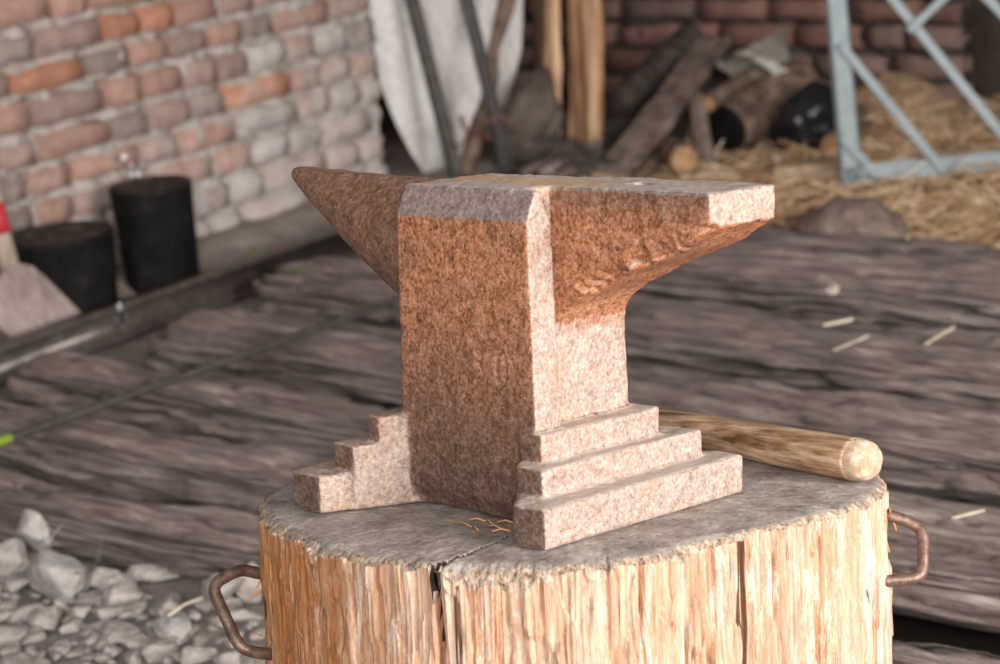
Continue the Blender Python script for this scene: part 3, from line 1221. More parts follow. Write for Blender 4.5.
# ------------------------------------------------------------------ big weathered logs
def log(label, yf, yr, x0, x1, seed, skew=0., grooves=1., group='weathered logs lying across the floor'):
    """A half-sunk log lying along X, filling the floor between yf and yr as seen from standing height."""
    nx, na = int((x1 - x0) / .014), 128
    vs, fs = [], []
    mid, S = (yf + yr) / 2, (yr - yf) / 2 - .040
    kk = mid / HC
    w = .84 * S
    h = .54 * S / kk + .006
    lift = .034
    yc = mid - kk * lift
    for i in range(nx + 1):
        x = x0 + (x1 - x0) * i / nx
        e = min(x - x0, x1 - x)
        k = sqrt(max(0.0, 1 - (1 - min(1, (e + .004) / .09)) ** 2)) if e < .09 else 1
        k = .25 + .75 * k
        for j in range(na):
            a = 2 * pi * j / na
            ca, sa = cos(a), sin(a)
            ex = .92
            cy = math.copysign(abs(ca) ** ex, ca)
            sz = math.copysign(abs(sa) ** ex, sa)
            hh = h if sa > 0 else .085
            arc = a * w * 1.1
            arcu = a * (w + h) * .62
            g1 = 1 - abs(fbm(x * 1.1 + seed, arcu * 17 + N(x * 2.6, cy * 2, seed) * .55, seed, 2)) * 2.6
            g2 = 1 - abs(N(x * 2.6 + seed * 2, arcu * 52 + N(x * 6, cy * 4, seed) * .7, seed)) * 2.4
            d = fbm(x * 3 + seed, cy * w * 6, sz * 2, 3) * .018 - .026 * grooves * smooth(.5, 1.0, g1) - .014 * grooves * smooth(.4, 1.0, g2) + .003 * N(x * 30, cy * w * 60, sz * h * 60 + seed)
            d *= .4 + .6 * k
            y = yc + skew * (x - x0) + cy * (w * k + d)
            z = sz * (hh * k + d * .8) + lift
            vs.append((x + (N(cy * 6, sz * 6, seed) * .015 if e < .05 else 0), y, z))
    for i in range(nx):
        for j in range(na):
            j2 = (j + 1) % na
            fs.append((i * na + j, (i + 1) * na + j, (i + 1) * na + j2, i * na + j2))
    fs.append(tuple(range(na)))
    fs.append(tuple(range(nx * na, (nx + 1) * na))[::-1])
    o = obj('weathered_log', mesh('log', vs, fs), LOG)
    tag(o, label, 'log', group)
    return o


log('grey weathered log nearest the rubble, its end running in behind the stump', 2.06, 2.32, -3.9, .2, 3.1, .028)
log('thick weathered log under the green-tipped end of the thin rod', 2.345, 2.645, -3.33, -1.75, 8.3, .0)
log('blunt-ended weathered log just below the bend of the steel beam, second behind the stump', 2.65, 2.92, -3.42, -1.75, 14.2, -.006)
log('weathered log half in shade directly behind the right-hand iron handle of the stump', 2.46, 2.88, -1.72, .3, 21.7, .0)
log('weathered log crossing behind the anvil block, its end beneath the thin rod', 2.92, 3.31, -3.32, .3, 5.9, -.006)
log('broad deep-grooved log showing between the anvil heel and the wooden handle', 3.30, 3.73, -2.75, .3, 33.3, .0, 1.15)
log('dark grooved log behind the anvil heel, next to the straw', 3.74, 4.30, -2.95, .3, 40.4, .004)
log('low brown log beside the steel beam, beneath the anvil horn', 3.33, 3.80, -3.42, -2.85, 51.5, .0)

# ------------------------------------------------------------------ rubble in the near left corner
def clod(name, p, sx, sy, sz, seed, m, rot=0., nrm=14, det=2):
    r = random.Random(seed)
    bm = bmesh.new()
    for k in range(nrm):
        v = Vector((r.gauss(0, 1), r.gauss(0, 1), r.gauss(0, 1))).normalized()
        bm.verts.new((v.x * sx, v.y * sy, v.z * sz))
    res = bmesh.ops.convex_hull(bm, input=bm.verts)
    bmesh.ops.delete(bm, geom=[v for v in bm.verts if not v.link_faces], context='VERTS')
    bmesh.ops.bevel(bm, geom=list(bm.edges), offset=min(sx, sy, sz) * .10, segments=2, affect='EDGES', profile=.6)
    bmesh.ops.triangulate(bm, faces=bm.faces)
    for _ in range(det):
        bmesh.ops.subdivide_edges(bm, edges=[e for e in bm.edges if e.calc_length() > min(sx, sy) * .3], cuts=1)
        bmesh.ops.triangulate(bm, faces=bm.faces)
    lo = 9
    for v in bm.verts:
        c = v.co
        v.co = c + c.normalized() * (fbm(c.x * 40 + seed, c.y * 40, c.z * 40, 3) * .06 * (sx + sy) / 2)
    M_ = Matrix.Rotation(rot, 4, 'Z')
    for v in bm.verts:
        v.co = M_ @ v.co
        lo = min(lo, v.co.z)
    o = obj(name, from_bm(name, bm), m)
    o.location = (p[0], p[1], p[2] - lo)
    return o


def on_floor(px, py):
    return at(px, py, Z=-.008)


big = [(58, 598, .060, .042, .045, 'largest pale grey clod of the rubble, lying in front of the nearest log'),
       (38, 556, .034, .03, .05, 'pale pointed stone propped against the nearest log'),
       (12, 570, .035, .03, .035, 'rounded grey clod at the edge of the rubble beside the pale pointed stone'),
       (108, 590, .030, .024, .022, 'brownish clod with a ragged top beside the largest pale clod'),
       (175, 640, .042, .03, .022, 'flat pale clod lying in the rubble below the bent handle'),
       (228, 613, .045, .034, .028, 'broad grey clod behind the bend of the iron handle'),
       (249, 578, .026, .014, .016, 'pale block between the nearest log and the stump'),
       (152, 578, .06, .018, .015, 'long flat clay slab along the foot of the nearest log'),
       (8, 650, .04, .03, .025, 'grey clod low down in the rubble, furthest from the stump'),
       (120, 640, .04, .03, .02, 'wide flat clod in the middle of the rubble'),
       (252, 600, .032, .03, .036, 'dark grey rounded clod half hidden by the stump'),
       (60, 606, .022, .012, .012, 'small tan flat clod in front of the largest pale clod')]
for k, (px, py, sx, sy, sz, lab) in enumerate(big):
    p = on_floor(px, py)
    o = clod('rubble_stone', (p.x, p.y, -.012), sx, sy, sz, 100 + k, PALESTONE if k in (0, 1, 4, 6) else STONE, RND.uniform(-.6, .6))
    tag(o, lab, 'stone', 'rubble stones beside the stump')
placed = []
k = 0
tries = 0
while k < 170 and tries < 6000:
    tries += 1
    px, py = RND.uniform(-10, 262), RND.uniform(562, 690)
    p = on_floor(px, py)
    if p.y > 2.03 + .02 * (p.x + 3.3):
        continue
    s = RND.choice([.010, .014, .018, .024, .030])
    if any((p.x - a) ** 2 + (p.y - b) ** 2 < (s + c) ** 2 * .38 for a, b, c in placed):
        continue
    placed.append((p.x, p.y, s))
    o = clod('rubble_stone', (p.x, p.y, -.012), s * RND.uniform(1, 1.5), s, s * RND.uniform(.4, .75), 300 + k, STONE, RND.uniform(0, 3), 12, 1)
    tag(o, 'small grey clay clod, one of many loose bits in the rubble', 'stone', 'small clods in the rubble')
    k += 1

p = on_floor(150, 628)
# pale stalk over the rubble
a, b = at(168, 616, Z=.03), at(202, 598, Z=.03)
o = obj('stalk', tube_mesh('stalk', [a, a.lerp(b, .5) + Vector((0, 0, .004)), b], .0022, 8), CHIP)
tag(o, 'thin pale dry stalk lying over the rubble below the bent handle', 'stalk')

# ------------------------------------------------------------------ steel beam, thin rod
def build_beam():
    root = empty('steel_beam', 'long dark steel beam lying along the foot of the pale brick wall', 'beam', (-3.50, 2.0, 0))
    Y0, Y1 = -.2, 2.45
    prof_y = [(-.034, 0), (.034, 0), (.034, .008), (.004, .010), (.004, .060), (.026, .062), (.026, .070), (-.026, .070), (-.026, .062), (-.004, .060), (-.004, .010), (-.034, .008)]
    bm = bmesh.new()
    P = lambda x, z, y: (x, y, z + .003)
    lo = [bm.verts.new(P(x, z, Y0)) for x, z in prof_y]
    hi = [bm.verts.new(P(x, z, Y1)) for x, z in prof_y]
    bm.faces.new(lo)
    bm.faces.new(hi)
    for i in range(12):
        j = (i + 1) % 12
        bm.faces.new((lo[i], lo[j], hi[j], hi[i]))
    bmesh.ops.recalc_face_normals(bm, faces=bm.faces)
    bmesh.ops.bevel(bm, geom=list(bm.edges), offset=.0015, segments=2, affect='EDGES')
    obj('profile', from_bm('profile', bm), BEAMST, root)
    # clamp with a bright bolt head, added to make a glint on the beam
    bm = merge([bar_bm((.004, 1.03, .048), (.030, 1.03, .048), .02, .026, bev=.002), bar_bm((.02, 1.02, .074), (.02, 1.04, .074), .012, .01, bev=.003)])
    o = obj('clamp', from_bm('clamp', bm), simple('glint_metal', [(.3, (.5, .5, .52)), (.7, (.75, .75, .78))], 30, .2, .9))
    o.parent = root
    o['label'] = 'shiny clamp added for the glint on the beam'


build_beam()
root = empty('thin_rod', 'thin round steel rod with a green tip lying across the logs', 'rod', (-3.06, 2.3, .1))
pa, pb = at(-4, 443, Z=.115), at(392, 302, Z=.105)
pc = pa + (pb - pa) * 1.35
inv = Matrix.Translation((-3.06, 2.3, .1)).inverted()
pts = [inv @ (pa + (pc - pa) * (i / 30)) for i in range(31)]
obj('shaft', tube_mesh('shaft', pts, .0075, 12), DULL, root)
o = obj('tip', tube_mesh('tip', [inv @ (pa - (pb - pa) * .015), inv @ (pa + (pb - pa) * .03)], .0082, 12), GREENP, root)
o['label'] = 'green painted tip'

# ------------------------------------------------------------------ sooty drums by the pale wall
def drum(label, cx, cy, r, h, seed, dz=0):
    root = empty('chopping_block', label, 'block', (cx, cy, dz), 'black blocks by the wall')
    n, m = 72, 34
    vs, fs = [], []
    for i in range(m + 1):
        z = h * i / m
        for j in range(n):
            a = 2 * pi * j / n
            rr = r * (1 + .03 * fbm(cos(a) * 2 + seed, sin(a) * 2, z * 5, 3) + .01 * N(cos(a) * 14 + seed, sin(a) * 14, z * 8)) * (.88 + .10 * z / h)
            if i == m:
                rr *= .975
            vs.append((cos(a) * rr, sin(a) * rr, z))
    for i in range(m):
        for j in range(n):
            j2 = (j + 1) % n
            fs.append((i * n + j, i * n + j2, (i + 1) * n + j2, (i + 1) * n + j))
    fs.append(tuple(range(n))[::-1])
    obj('side', mesh('side', vs, fs), DRUM, root)
    vs, fs = [], []
    K = 26
    for i in range(K):
        for j in range(n):
            a = 2 * pi * j / n
            q = i / (K - 1)
            rr = r * .98 * q * (1 + .03 * fbm(cos(a) * 2 + seed, sin(a) * 2, h * 5, 3))
            z = h - .004 + .004 * smooth(.80, .9, q) - .006 * smooth(.94, 1, q) + .006 * fbm(cos(a) * q * 4 + seed, sin(a) * q * 4, 3, 3) * (1 - smooth(.9, 1, q)) - .004 * smooth(.5, .46, abs(q - .42) * 8)
            vs.append((cos(a) * rr, sin(a) * rr, z))
    for i in range(K - 1):
        for j in range(n):
            j2 = (j + 1) % n
            fs.append((i * n + j, (i + 1) * n + j, (i + 1) * n + j2, i * n + j2))
    o = obj('top', mesh('top', vs, fs), DRUMTOP, root)
    o['label'] = 'dull brownish top with a worn rim'
    return root


p = at(162, 302, Z=0)
drum('tall sooty black round block standing against the pale brick wall', -3.742, 3.40, .097, .245, 4)
drum('low wide sooty black round block standing beside the tall one', -3.712, 3.085, .122, .205, 9)

# small glints of light made as white-coloured beads on the wall
for k, (px, py, r) in enumerate(((124, 157, .008), (132, 175, .0055), (138.5, 174.5, .0065), (131, 165, .004))):
    p = at(px, py, X=-3.865)
    bm = bmesh.new()
    bmesh.ops.create_icosphere(bm, subdivisions=3, radius=r)
    for v in bm.verts:
        v.co *= 1 + .18 * N(v.co.x * 160 + k, v.co.y * 160, v.co.z * 160)
    o = obj('glint_bead', from_bm('glint_bead', bm), simple('glint_white', [(.3, (.75, .76, .78)), (.7, (.9, .9, .92))], 20, .12, 0, .02))
    o.location = p
    tag(o, ['largest bright white glint on the brick wall above the tall black block', 'bright white glint nearer the low black block, just above the tall block', 'bright white glint closest to the top of the tall black block', 'faint small glint between the brighter white ones above the tall block'][k], 'bead', 'bright glints on the brick wall')

# ------------------------------------------------------------------ board and pole at the near end of the beam
def outline_slab(name, pts, thick, nrm, m, n_sub=1, amp=.003, seed=0):
    """A slab with an outline in space, thickened along nrm."""
    nrm = Vector(nrm).normalized()
    c = sum((Vector(p) for p in pts), Vector()) / len(pts)
    bm = bmesh.new()
    lo = [bm.verts.new(Vector(p)) for p in pts]
    f = bm.faces.new(lo)
    r = bmesh.ops.extrude_face_region(bm, geom=[f])
    for v in [g for g in r['geom'] if isinstance(g, bmesh.types.BMVert)]:
        v.co += nrm * thick
    bmesh.ops.recalc_face_normals(bm, faces=bm.faces)
    bmesh.ops.bevel(bm, geom=[e for e in bm.edges if e.calc_face_angle(0) > .6], offset=thick * .25, segments=3, affect='EDGES')
    return from_bm(name, bm)


Xb = -3.58
bd = [at(x, y, X=Xb) for x, y in ((-12, 304), (8, 288), (24, 271), (36, 267), (48, 270), (60, 284), (92, 327), (100, 340), (60, 356), (28, 356), (2, 326))]
bd = [Vector((Xb - max(0, p.z) * .35, p.y, max(-.004, p.z))) for p in bd]
o = obj('board', outline_slab('board', bd, .018, (1, 0, .35), GREYBOARD), GREYBOARD, None, False)
tag(o, 'pinkish grey weathered board with a rounded top leaning behind the steel beam', 'board')
root = empty('pole', 'pale peeled wooden pole with a red mark standing behind the rounded board', 'pole', (0, 0, 0))
pl = [at(17, 296, X=-3.70), at(9, 262, X=-3.715), at(0, 230, X=-3.73), at(-14, 175, X=-3.76), at(-40, 70, X=-3.8)]
pl[0].z = min(pl[0].z, .1)
base = Vector((-3.66, pl[0].y + .02, 0.0))
obj('shaft', tube_mesh('shaft', resample([base] + pl, 30), .021, 18, lambda s, a: 1 + .1 * N(s * 8, cos(a), sin(a))), PALEPOLE, root)
pb_ = resample(pl, 30)
o = obj('mark', tube_mesh('mark', [at(1, 234, X=-3.729), at(-3, 219, X=-3.735), at(-7, 204, X=-3.742)], .0225, 18, cap=.05), REDP, root)
o['label'] = 'red painted mark'

# ------------------------------------------------------------------ chalky sheet with bars leaning in front
def build_sheet():
    L = [(352, -60), (360, -20), (367, 0), (369, 30), (373, 60), (379, 85), (388, 108), (399, 132), (412, 155), (424, 173), (436, 184)]
    Rr = [(525, -60), (523, -20), (522, 0), (522, 25), (521, 50), (516, 72), (508, 96), (497, 120), (480, 150), (462, 172), (450, 184)]
    nu, nv = 70, 90
    def side(S, t):
        k = t * (len(S) - 1)
        i = min(len(S) - 2, int(k))
        f = k - i
        return (S[i][0] * (1 - f) + S[i + 1][0] * f, S[i][1] * (1 - f) + S[i + 1][1] * f)
    Yp = 4.70
    grid = []
    for j in range(nv + 1):
        a, b = side(L, j / nv), side(Rr, j / nv)
        A, B = at(*a, Y=Yp), at(*b, Y=Yp)
        for _ in range(3):
            A, B = at(*a, Y=Yp + A.z * .14 + (a[0] - 440) * .0030), at(*b, Y=Yp + B.z * .14 + (b[0] - 440) * .0030)
        row = []
        for i in range(nu + 1):
            t = i / nu
            p = A.lerp(B, t)
            # leaning, a little bellied, with soft vertical folds
            p.y += .016 * N(t * 4.2, p.z * .8, 3) + .006 * N(t * 11, p.z * 2, 7)
            row.append(p)
        grid.append(row)
    vs, fs = [], []
    th = Vector((.0, .007, 0))
    W_ = nu + 1
    for s in (0, 1):
        for row in grid:
            for p in row:
                vs.append(p + th * s)
    H_ = (nv + 1) * W_
    for j in range(nv):
        for i in range(nu):
            q = j * W_ + i
            fs.append((q, q + 1, q + W_ + 1, q + W_))
            fs.append((H_ + q, H_ + q + W_, H_ + q + W_ + 1, H_ + q + 1))
    for j in range(nv):
        for i in (0, nu):
            q = j * W_ + i
            fs.append((q, q + W_, H_ + q + W_, H_ + q))
    for i in range(nu):
        for j in (0, nv):
            q = j * W_ + i
            fs.append((q, H_ + q, H_ + q + 1, q + 1))
    me = mesh('x', vs, fs)
    bm = bmesh.new()
    bm.from_mesh(me)
    lo = min(v.co.z for v in bm.verts)
    o = obj('chalky_sheet', from_bm('chalky_sheet', bm), SHEET)
    tag(o, 'large chalky white sheet with a curved lower edge leaning in the corner', 'sheet')


build_sheet()


def lean_bar(label, pa, pb, w, m, Yt, up):
    """A square steel bar leaning: foot on the floor, top further back."""
    foot = at(*pb, Z=.0)
    top = at(*pa, Y=Yt)
    top2 = foot + (top - foot) * 1.5
    bm = bar_bm(foot + Vector((0, 0, .006)), top2, w, w, up=up, bev=.002)
    o = obj('steel_bar', from_bm('steel_bar', bm), m, None, False)
    tag(o, label, 'bar', 'steel bars leaning on the chalky sheet')


lean_bar('dull grey square steel bar leaning on the chalky sheet, nearer the pale brick wall', (412, 0), (457, 178), .028, DULL, 4.60, (.9, -.45, 0))
lean_bar('glossy dark square steel bar leaning in front of the crooked branch', (466.5, 0), (510, 178), .025, SHINY, 4.58, (.97, -.24, 0))
br = [at(466, 174, Z=.01), at(472, 150, Y=4.64), at(484, 112, Y=4.65), at(494, 78, Y=4.66), at(492, 52, Y=4.67), at(500, 28, Y=4.68), at(508, 0, Y=4.70), at(514, -50, Y=4.73)]
o = obj('branch', tube_mesh('branch', resample(rounded(br, .05), 60), lambda s: .021 + .006 * sin(s * 9), 18, lambda s, a: 1 + .12 * N(s * 10, cos(a), sin(a))), BARK)
tag(o, 'crooked brown branch leaning between the chalky sheet and the glossy bar', 'branch')
# loop of red wire on the floor behind the bars
wp = []
for i in range(50):
    t = i / 49
    wp.append((452 + 50 * t + 8 * sin(t * 14), 146 - 24 * abs(sin(t * 5.2)) + 6 * sin(t * 19)))
o = obj('wire', tube_mesh('wire', [at(x, y, Y=4.57 - .02 * sin(i * .5)) for i, (x, y) in enumerate(wp)], .0034, 8), WIRE)
tag(o, 'faded red wire tangled around the crooked branch near the floor', 'wire')

# brown sack slumped between the sheet and the posts
def heap(name, pts, Yc, depth, m, seed, amp=.14, res=4):
    """A slumped soft lump: outline seen from the front, swelled to a real depth."""
    P = [at(x, y, Y=Yc) for x, y in pts]
    c = sum(P, Vector()) / len(P)
    bm = bmesh.new()
    bmesh.ops.create_icosphere(bm, subdivisions=res, radius=1)
    ang = sorted((atan2(p.z - c.z, p.x - c.x), (p - c).length) for p in P)
    def rad(a):
        n = len(ang)
        for i in range(n):
            a0, r0 = ang[i]
            a1, r1 = ang[(i + 1) % n]
            if i == n - 1:
                a1 += 2 * pi
            aa = a
            if aa < ang[0][0]:
                aa += 2 * pi
            if a0 <= aa <= a1:
                t = (aa - a0) / max(1e-6, a1 - a0)
                return r0 + (r1 - r0) * t
        return ang[0][1]
    for v in bm.verts:
        q = v.co.copy()
        a = atan2(q.z, q.x)
        r = rad(a) * (1 + amp * fbm(q.x * 2.2 + seed, q.y * 2.2, q.z * 2.2, 4))
        k = sqrt(q.x ** 2 + q.z ** 2)
        v.co = Vector((c.x + cos(a) * r * k, c.y + q.y * depth * (1 + amp * N(q.x * 3, q.z * 3, seed)), max(-.02, c.z + sin(a) * r * k)))
    return obj(name, from_bm(name, bm), m)


o = heap('sack', ((498, 178), (505, 150), (512, 110), (528, 84), (541, 66), (546, 90), (548, 140), (552, 178)), 4.86, .10, SACK, 4, .16)
tag(o, 'dark brown sack slumped beside the orange posts', 'sack')
o = heap('soil_heap', ((500, 184), (516, 172), (550, 160), (590, 158), (606, 162), (612, 184)), 4.66, .11, DARKBARK, 9, .45, 5)
tag(o, 'low dark heap of earth at the foot of the orange posts', 'heap')
# ------------------------------------------------------------------ orange posts
def post(label, xa, xb, y_foot, Yp, depth, m, seed):
    A, B = at(xa, y_foot, Y=Yp), at(xb, y_foot, Y=Yp)
    c = (A + B) / 2
    w = (B - A).length
    tA, tB = at(xa, -60, Y=Yp), at(xb, -60, Y=Yp)
    d = ((tA + tB) / 2 - c)
    foot = c - d * (max(0, c.z + .01) / d.z)
    top = c + d * 2.2
    me = plank_mesh('post', foot, top, w, depth, up=(-.35, -1, 0), seed=seed, n=60, m=10, amp=.006, gamp=.004)
    o = obj('post', me, m)
    tag(o, label, 'post', 'timber posts in the corner')


post('narrow orange timber post, the one next to the chalky sheet', 547.5, 558.5, 132, 4.98, .03, POST, 2)
post('wide orange timber post, the one next to the lumber pile', 567.5, 602, 139, 5.0, .04, POST, 5)
post('dark brown timber post in shade behind the narrow orange one', 538, 551, 130, 5.12, .05, DPOST, 8)

# ------------------------------------------------------------------ lumber pile against the red brick wall
def beam(name, label, a, b, w, h, m, seed, up=(0, 0, 1), cat='plank', group='lumber piled against the red brick wall'):
    o = obj(name, plank_mesh(name, a, b, w, h, up, seed), m)
    return tag(o, label, cat, group)


def roundlog(label, a, b, r, m, seed, cut=None, bend=0., group='lumber piled against the red brick wall', n=26):
    a, b = Vector(a), Vector(b)
    mid = a.lerp(b, .5) + Vector((0, 0, bend))
    root = empty('round_log', label, 'log', a, group)
    pts = [p - a for p in resample([a, mid, b], 24)]
    obj('bark', tube_mesh('bark', pts, r, n, lambda s, t: 1 + .10 * N(s * 5 + seed, cos(t) * 1.6, sin(t) * 1.6) + .05 * N(s * 12, cos(t) * 6, sin(t) * 6 + seed), cap=.05), m, root)
    if cut is not None:
        t = (pts[0] - pts[1]).normalized()
        o = obj('end_grain', tube_mesh('end_grain', [pts[0] + t * r * .02, pts[0] + t * r * .12], r * .88, n, lambda s, q: 1 + .08 * N(cos(q) * 1.6, sin(q) * 1.6, seed), cap=.08), cut, root)
    return root


beam('plank', 'long wide grey-brown plank leaning steeply across the lumber pile', at(611, 180, Z=.012), at(716, 40, Y=5.43), .105, .03, PLANK, 3, up=(.25, -1, .35))
beam('plank', 'short upright grey board wedged behind the orange-ended log', at(707, 170, Y=4.82), at(697, 98, Y=4.98), .045, .03, PLANK, 7, up=(0, -1, .2))
roundlog('slim dark grey log slanting up behind the long plank', at(620, 104, Y=5.08), at(692, 36, Y=5.42), .045, DARKBARK, 3, DARKBARK)
roundlog('dark thin pole low behind the long plank', at(600, 140, Y=5.0), at(660, 92, Y=5.3), .03, DARKBARK, 23)
roundlog('thickest brown log of the pile, its dark hollow end facing forward', at(727, 128, Y=4.98), at(800, 84, Y=5.32), .074, BARK, 5, DRUM)
roundlog('split branch with a tan cut end lying on the thickest log', at(708, 104, Y=4.96), at(762, 68, Y=5.25), .023, BARK, 8, CUTWOOD)
roundlog('small log with a bright orange split end on the floor by the upright board', at(684, 160, Y=4.66), at(664, 148, Y=4.98), .038, BARK, 12, CUTWOOD)
roundlog('short log with an orange end lying behind the gate upright', at(834, 150, Y=5.02), at(862, 118, Y=5.35), .045, BARK, 16, CUTWOOD)
roundlog('dark log at the back of the pile under the greyed card', at(700, 100, Y=5.25), at(770, 92, Y=5.38), .05, DARKBARK, 19)
roundlog('thin broken stick on the floor in front of the thickest log', at(640, 178, Y=4.55), at(668, 150, Y=4.9), .016, BARK, 29)
beam('plank', 'tan straw-dusted plank lying flat in front of the gate upright', at(772, 176, Z=.03), at(841, 170, Z=.03), .10, .055, TANBLOCK, 11)
beam('plank', 'narrow grey board lying aslant on the earth heap before the wide orange post', at(520, 174, Z=.05), at(598, 144, Y=4.84), .030, .018, PLANK, 31, up=(0, -.4, 1))
beam('plank', 'short pale-edged board lying on the earth heap below the narrow orange post', at(545, 172, Z=.06), at(574, 150, Y=4.78), .034, .02, GREYBOARD, 37, up=(0, -.6, 1))
roundlog('broken grey stick crossing the earth heap beneath the long plank', at(556, 178, Z=.045), at(612, 152, Y=4.86), .012, PLANK, 41)
o = heap('black_bag', ((776, 150), (782, 112), (798, 92), (816, 84), (831, 90), (838, 118), (834, 150), (800, 152)), 5.10, .10, BAG, 3, .2)
tag(o, 'crumpled shiny black plastic bag between the thickest log and the gate', 'bag')


def crumple(name, label, quad, Yp, m, seed, th=.006, amp=.02):
    A, B, Cc, Dd = [at(x, y, Y=Yp + dy) for x, y, dy in quad]
    n = 26
    vs, fs = [], []
    for s in (0, 1):
        for i in range(n + 1):
            for j in range(n + 1):
                u, v = i / n, j / n
                p = A.lerp(B, u).lerp(Dd.lerp(Cc, u), v)
                p.y += amp * fbm(u * 2.5 + seed, v * 2.5, 1, 3) - s * th
                p.z += .006 * N(u * 6 + seed, v * 6, 2)
                vs.append(p)
    k = (n + 1) ** 2
    for i in range(n):
        for j in range(n):
            q = i * (n + 1) + j
            fs.append((q, q + 1, q + n + 2, q + n + 1))
            fs.append((k + q, k + q + n + 1, k + q + n + 2, k + q + 1))
    ring = [i * (n + 1) for i in range(n + 1)] + [n * (n + 1) + j for j in range(1, n + 1)] + [i * (n + 1) + n for i in range(n - 1, -1, -1)] + [j for j in range(n - 1, 0, -1)]
    for a, b in zip(ring, ring[1:] + ring[:1]):
        fs.append((a, b, k + b, k + a))
    me = mesh('x', vs, fs)
    bm = bmesh.new()
    bm.from_mesh(me)
    return obj(name, from_bm(name, bm), m)


root = empty('greyed_card', 'bent sheet of grey-green card with a white torn edge on top of the lumber pile', 'card', (0, 0, 0))
o = crumple('back_panel', '', ((734, 54, .02), (783, 28, .16), (793, 62, .12), (758, 70, 0)), 5.22, CARD, 3)
o.parent = root
o = crumple('front_panel', '', ((716, 62, 0), (744, 56, .02), (776, 74, .0), (738, 84, -.02)), 5.2, CARD, 5)
o.parent = root
o = crumple('torn_edge', '', ((744, 52, 0), (766, 58, .0), (789, 70, .02), (778, 74, .0)), 5.17, TORN, 8, .01)
o.parent = root
o['label'] = 'white torn edge'

# ------------------------------------------------------------------ grey-blue gate
def build_gate():
    A = at(843, 176, Z=.045)
    B0 = at(1000, 160, Z=.045)
    d = (B0 - A)
    d.z = 0
    d.normalize()
    nrm = Vector((d.y, -d.x, 0))      # towards the viewer
    if nrm.dot(CAM - A) < 0:
        nrm = -nrm
    # the gate leans back a little
    lean = .10
    pn = (nrm + Vector((0, 0, lean))).normalized()

    def g(px, py, off=0.):
        v = ray(px, py)
        t = (A - CAM).dot(pn) / v.dot(pn)
        return CAM + v * t + pn * off
    root = empty('gate', 'grey-blue painted steel gate frame with diagonal braces standing by the red brick wall', 'gate', A)
    iA = Matrix.Translation(A).inverted()

    def bar(name, a, b, w, h, off=0.):
        p, q = iA @ g(*a, off), iA @ g(*b, off)
        o = obj(name, from_bm(name, bar_bm(p, q, w, h, up=pn, bev=.003)), GATEP, root, False)
        return o
    bar('upright', (851, 181), (830, -70), .040, .036)
    bar('bottom_rail', (844, 176), (1120, 148), .038, .036)
    bar('brace', (838, 44), (941, 170), .0145, .014, .025)
    bar('brace', (840, 136), (878, 178), .0145, .014, .025)
    bar('brace', (862, -36), (1030, 172), .0155, .014, .025)
    bar('brace', (905, 30), (975, -36), .0145, .014, .040)
    bar('brace', (951, -36), (1080, 96), .016, .014, .025)
    bar('top_rail', (830, -75), (1090, -90), .04, .04)
    bar('upright', (1112, 148), (1094, -90), .042, .04)


build_gate()

# ------------------------------------------------------------------ straw
def build_straw():
    vs, fs, cols = [], [], []
    r = random.Random(5)
    n = 0
    while n < 9000:
        x = r.uniform(-3.35, -.6)
        y = r.uniform(4.12, 5.75 if x > -2.66 else 5.40)
        if r.random() > smooth(4.05, 4.5, y + .25 * fbm(x * 3, y * 3, 2, 3) + .1 * (x + 2.4)):
            continue
        if x < -3.1 and r.random() < .6:
            continue
        n += 1
        L = r.uniform(.03, .13)
        a = r.uniform(0, 2 * pi)
        el = r.gauss(.0, .22)
        hump = .08 * smooth(4.7, 5.4, y)
        if r.random() < .03:
            el = r.uniform(.3, .9)
        z = max(0, ground_z(x, y)) + abs(r.gauss(.0, .018)) + .004
        d = Vector((cos(a) * cos(el), sin(a) * cos(el), sin(el)))
        s = Vector((-sin(a), cos(a), 0)) * r.uniform(.0010, .0022)
        u = d.cross(s).normalized() * s.length
        p0 = Vector((x, y, z)) - d * L * .5
        p1 = Vector((x, y, z)) + d * L * .5
        if min(p0.z, p1.z) < 0:
            k = -min(p0.z, p1.z)
            p0.z += k
            p1.z += k
        b = len(vs)
        for p in (p0, p1):
            vs += [p + s, p + u, p - s, p - u]
        c = r.choice([(.62, .42, .24), (.76, .55, .34), (.48, .30, .16), (.36, .21, .11), (.86, .68, .47)])
        cols += [c + (1,)] * 8
        for k in range(4):
            k2 = (k + 1) % 4
            fs.append((b + k, b + k2, b + 4 + k2, b + 4 + k))
    me = mesh('straw', vs, fs)
    a_ = me.attributes.new('straw_colour', 'FLOAT_COLOR', 'POINT')
    if len(me.vertices) == len(cols):
        a_.data.foreach_set('color', [q for c in cols for q in c])
    o = obj('straw', me, STRAW, None, False)
    tag(o, 'loose golden straw strewn over the floor by the red brick wall', 'straw', None, 'stuff')


build_straw()

o = heap('earth_mound', ((782, 248), (798, 226), (826, 205), (852, 201), (880, 212), (902, 232), (910, 248)), 4.22, .10, PLANK, 14, .14)
tag(o, 'grey-brown mound of earth between the grooved logs and the straw', 'mound')

# chips and stray straws lying on the grooved logs
def chip(label, a, b, w, z, m, name='wood_chip', cat='chip'):
    A, B = at(*a, Z=z), at(*b, Z=z)
    o = obj(name, from_bm(name, bar_bm(A, B, w, w * .5, bev=w * .15, cuts=3)), m, None, False)
    return tag(o, label, cat, 'pale bits lying on the grooved logs')


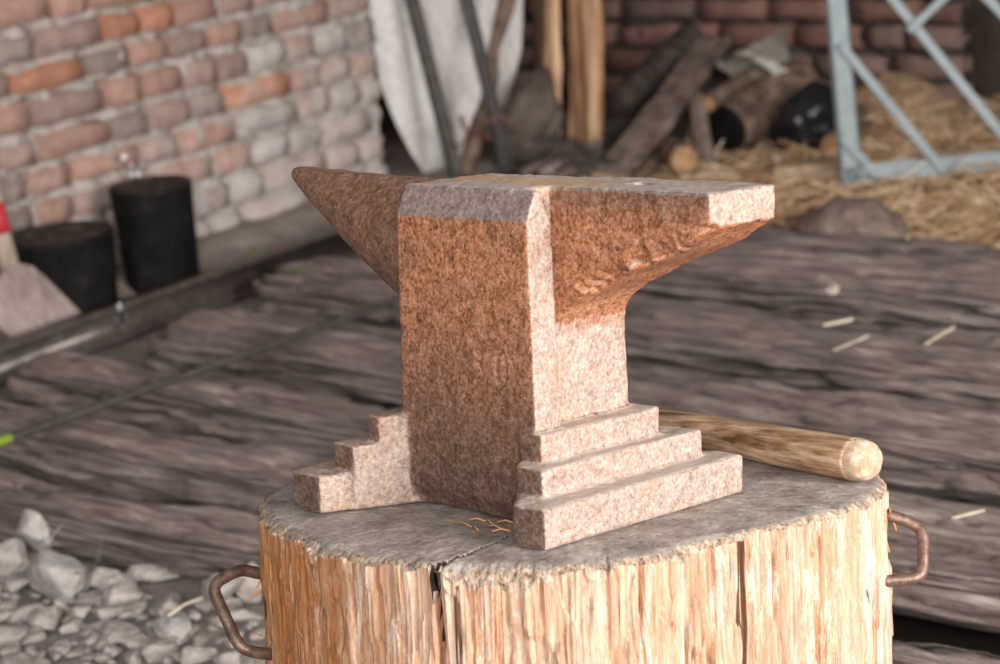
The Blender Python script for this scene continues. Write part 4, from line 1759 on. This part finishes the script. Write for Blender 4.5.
chip('bright pale wood chip lying on the grooved logs behind the anvil heel', (823, 325), (852, 319), .007, .086, CHIP)
A = at(831, 290, Z=.08)  # pale flake put down as a pool of sunlight
o = clod('sun_patch_flake', (A.x, A.y, .072), .017, .035, .008, 77, CHIP, .3, 16, 2)
tag(o, 'broad pale flake standing in for a sun patch at the dark gap behind the heel', 'flake', 'pale bits lying on the grooved logs')
chip('stray straw stalk lying on the grooved logs farthest from the anvil', (926, 344), (954, 327), .004, .086, CHIP, 'straw_stalk', 'stalk')
chip('stray straw stalk lying next to the bright wood chip', (834, 350), (868, 336), .004, .086, CHIP, 'straw_stalk', 'stalk')
chip('stray straw stalk on the shaded log beside the right-hand iron handle', (952, 518), (984, 510), .004, .080, CHIP, 'straw_stalk', 'stalk')


# small weeds by the beam
def weed(label, px, py, z, s, seed):
    p = at(px, py, Z=z)
    root = empty('weed', label, 'weed', p, 'small green weeds by the steel beam')
    r = random.Random(seed)
    obj('stem', tube_mesh('stem', [(0, 0, -.01), (.002, 0, s * .5), (0, .002, s)], .0012, 6), LEAF, root)
    for k in range(5):
        a = r.uniform(0, 6.28)
        h = s * r.uniform(.4, 1)
        d = Vector((cos(a), sin(a), .4))
        w = Vector((-sin(a), cos(a), 0)) * s * .14
        q = Vector((0, 0, h))
        L = s * r.uniform(.4, .7)
        vs = [q, q + d * L * .5 + w, q + d * L, q + d * L * .5 - w]
        up = Vector((0, 0, .0006))
        bm = bmesh.new()
        t = [bm.verts.new(v + up) for v in vs]
        lo = [bm.verts.new(v - up) for v in vs]
        bm.faces.new(t)
        bm.faces.new(lo[::-1])
        for i in range(4):
            bm.faces.new((t[i], lo[i], lo[(i + 1) % 4], t[(i + 1) % 4]))
        obj('leaf', from_bm('leaf', bm), LEAF, root)


weed('tiny green weed growing at the foot of the pale brick wall', 256, 262, .03, .035, 2)
weed('tiny green weed growing between the steel beam and the logs', 300, 280, .05, .028, 5)

# ------------------------------------------------------------------ light
w = bpy.data.worlds.new('world')
scene.world = w
w.use_nodes = True
w.node_tree.nodes['Background'].inputs['Color'].default_value = (1, .97, .94, 1)
w.node_tree.nodes['Background'].inputs['Strength'].default_value = .15


def area(name, p, target, sx, sy, power, col):
    l = bpy.data.lights.new(name, 'AREA')
    l.shape = 'RECTANGLE'
    l.size, l.size_y = sx, sy
    l.energy = power
    l.color = col
    o = bpy.data.objects.new(name, l)
    C.objects.link(o)
    o.location = p
    o.rotation_euler = (Vector(target) - Vector(p)).to_track_quat('-Z', 'Z').to_euler()
    return o


area('doorway_daylight', (2.3, 1.6, 1.55), (-1.2, 1.6, .55), 1.25, 1.8, 238, (1, .965, .92))
area('yard_fill', (1.7, -2.2, 2.4), (-1.6, 2.4, .4), 2.4, 1.8, 300, (1, .975, .95))  # added soft fill from behind the camera, no opening built for it

vs_ = scene.view_settings
vs_.view_transform = 'Standard'
vs_.look = 'None'
vs_.gamma = 1
vs_.exposure = 0
vs_.use_curve_mapping = False
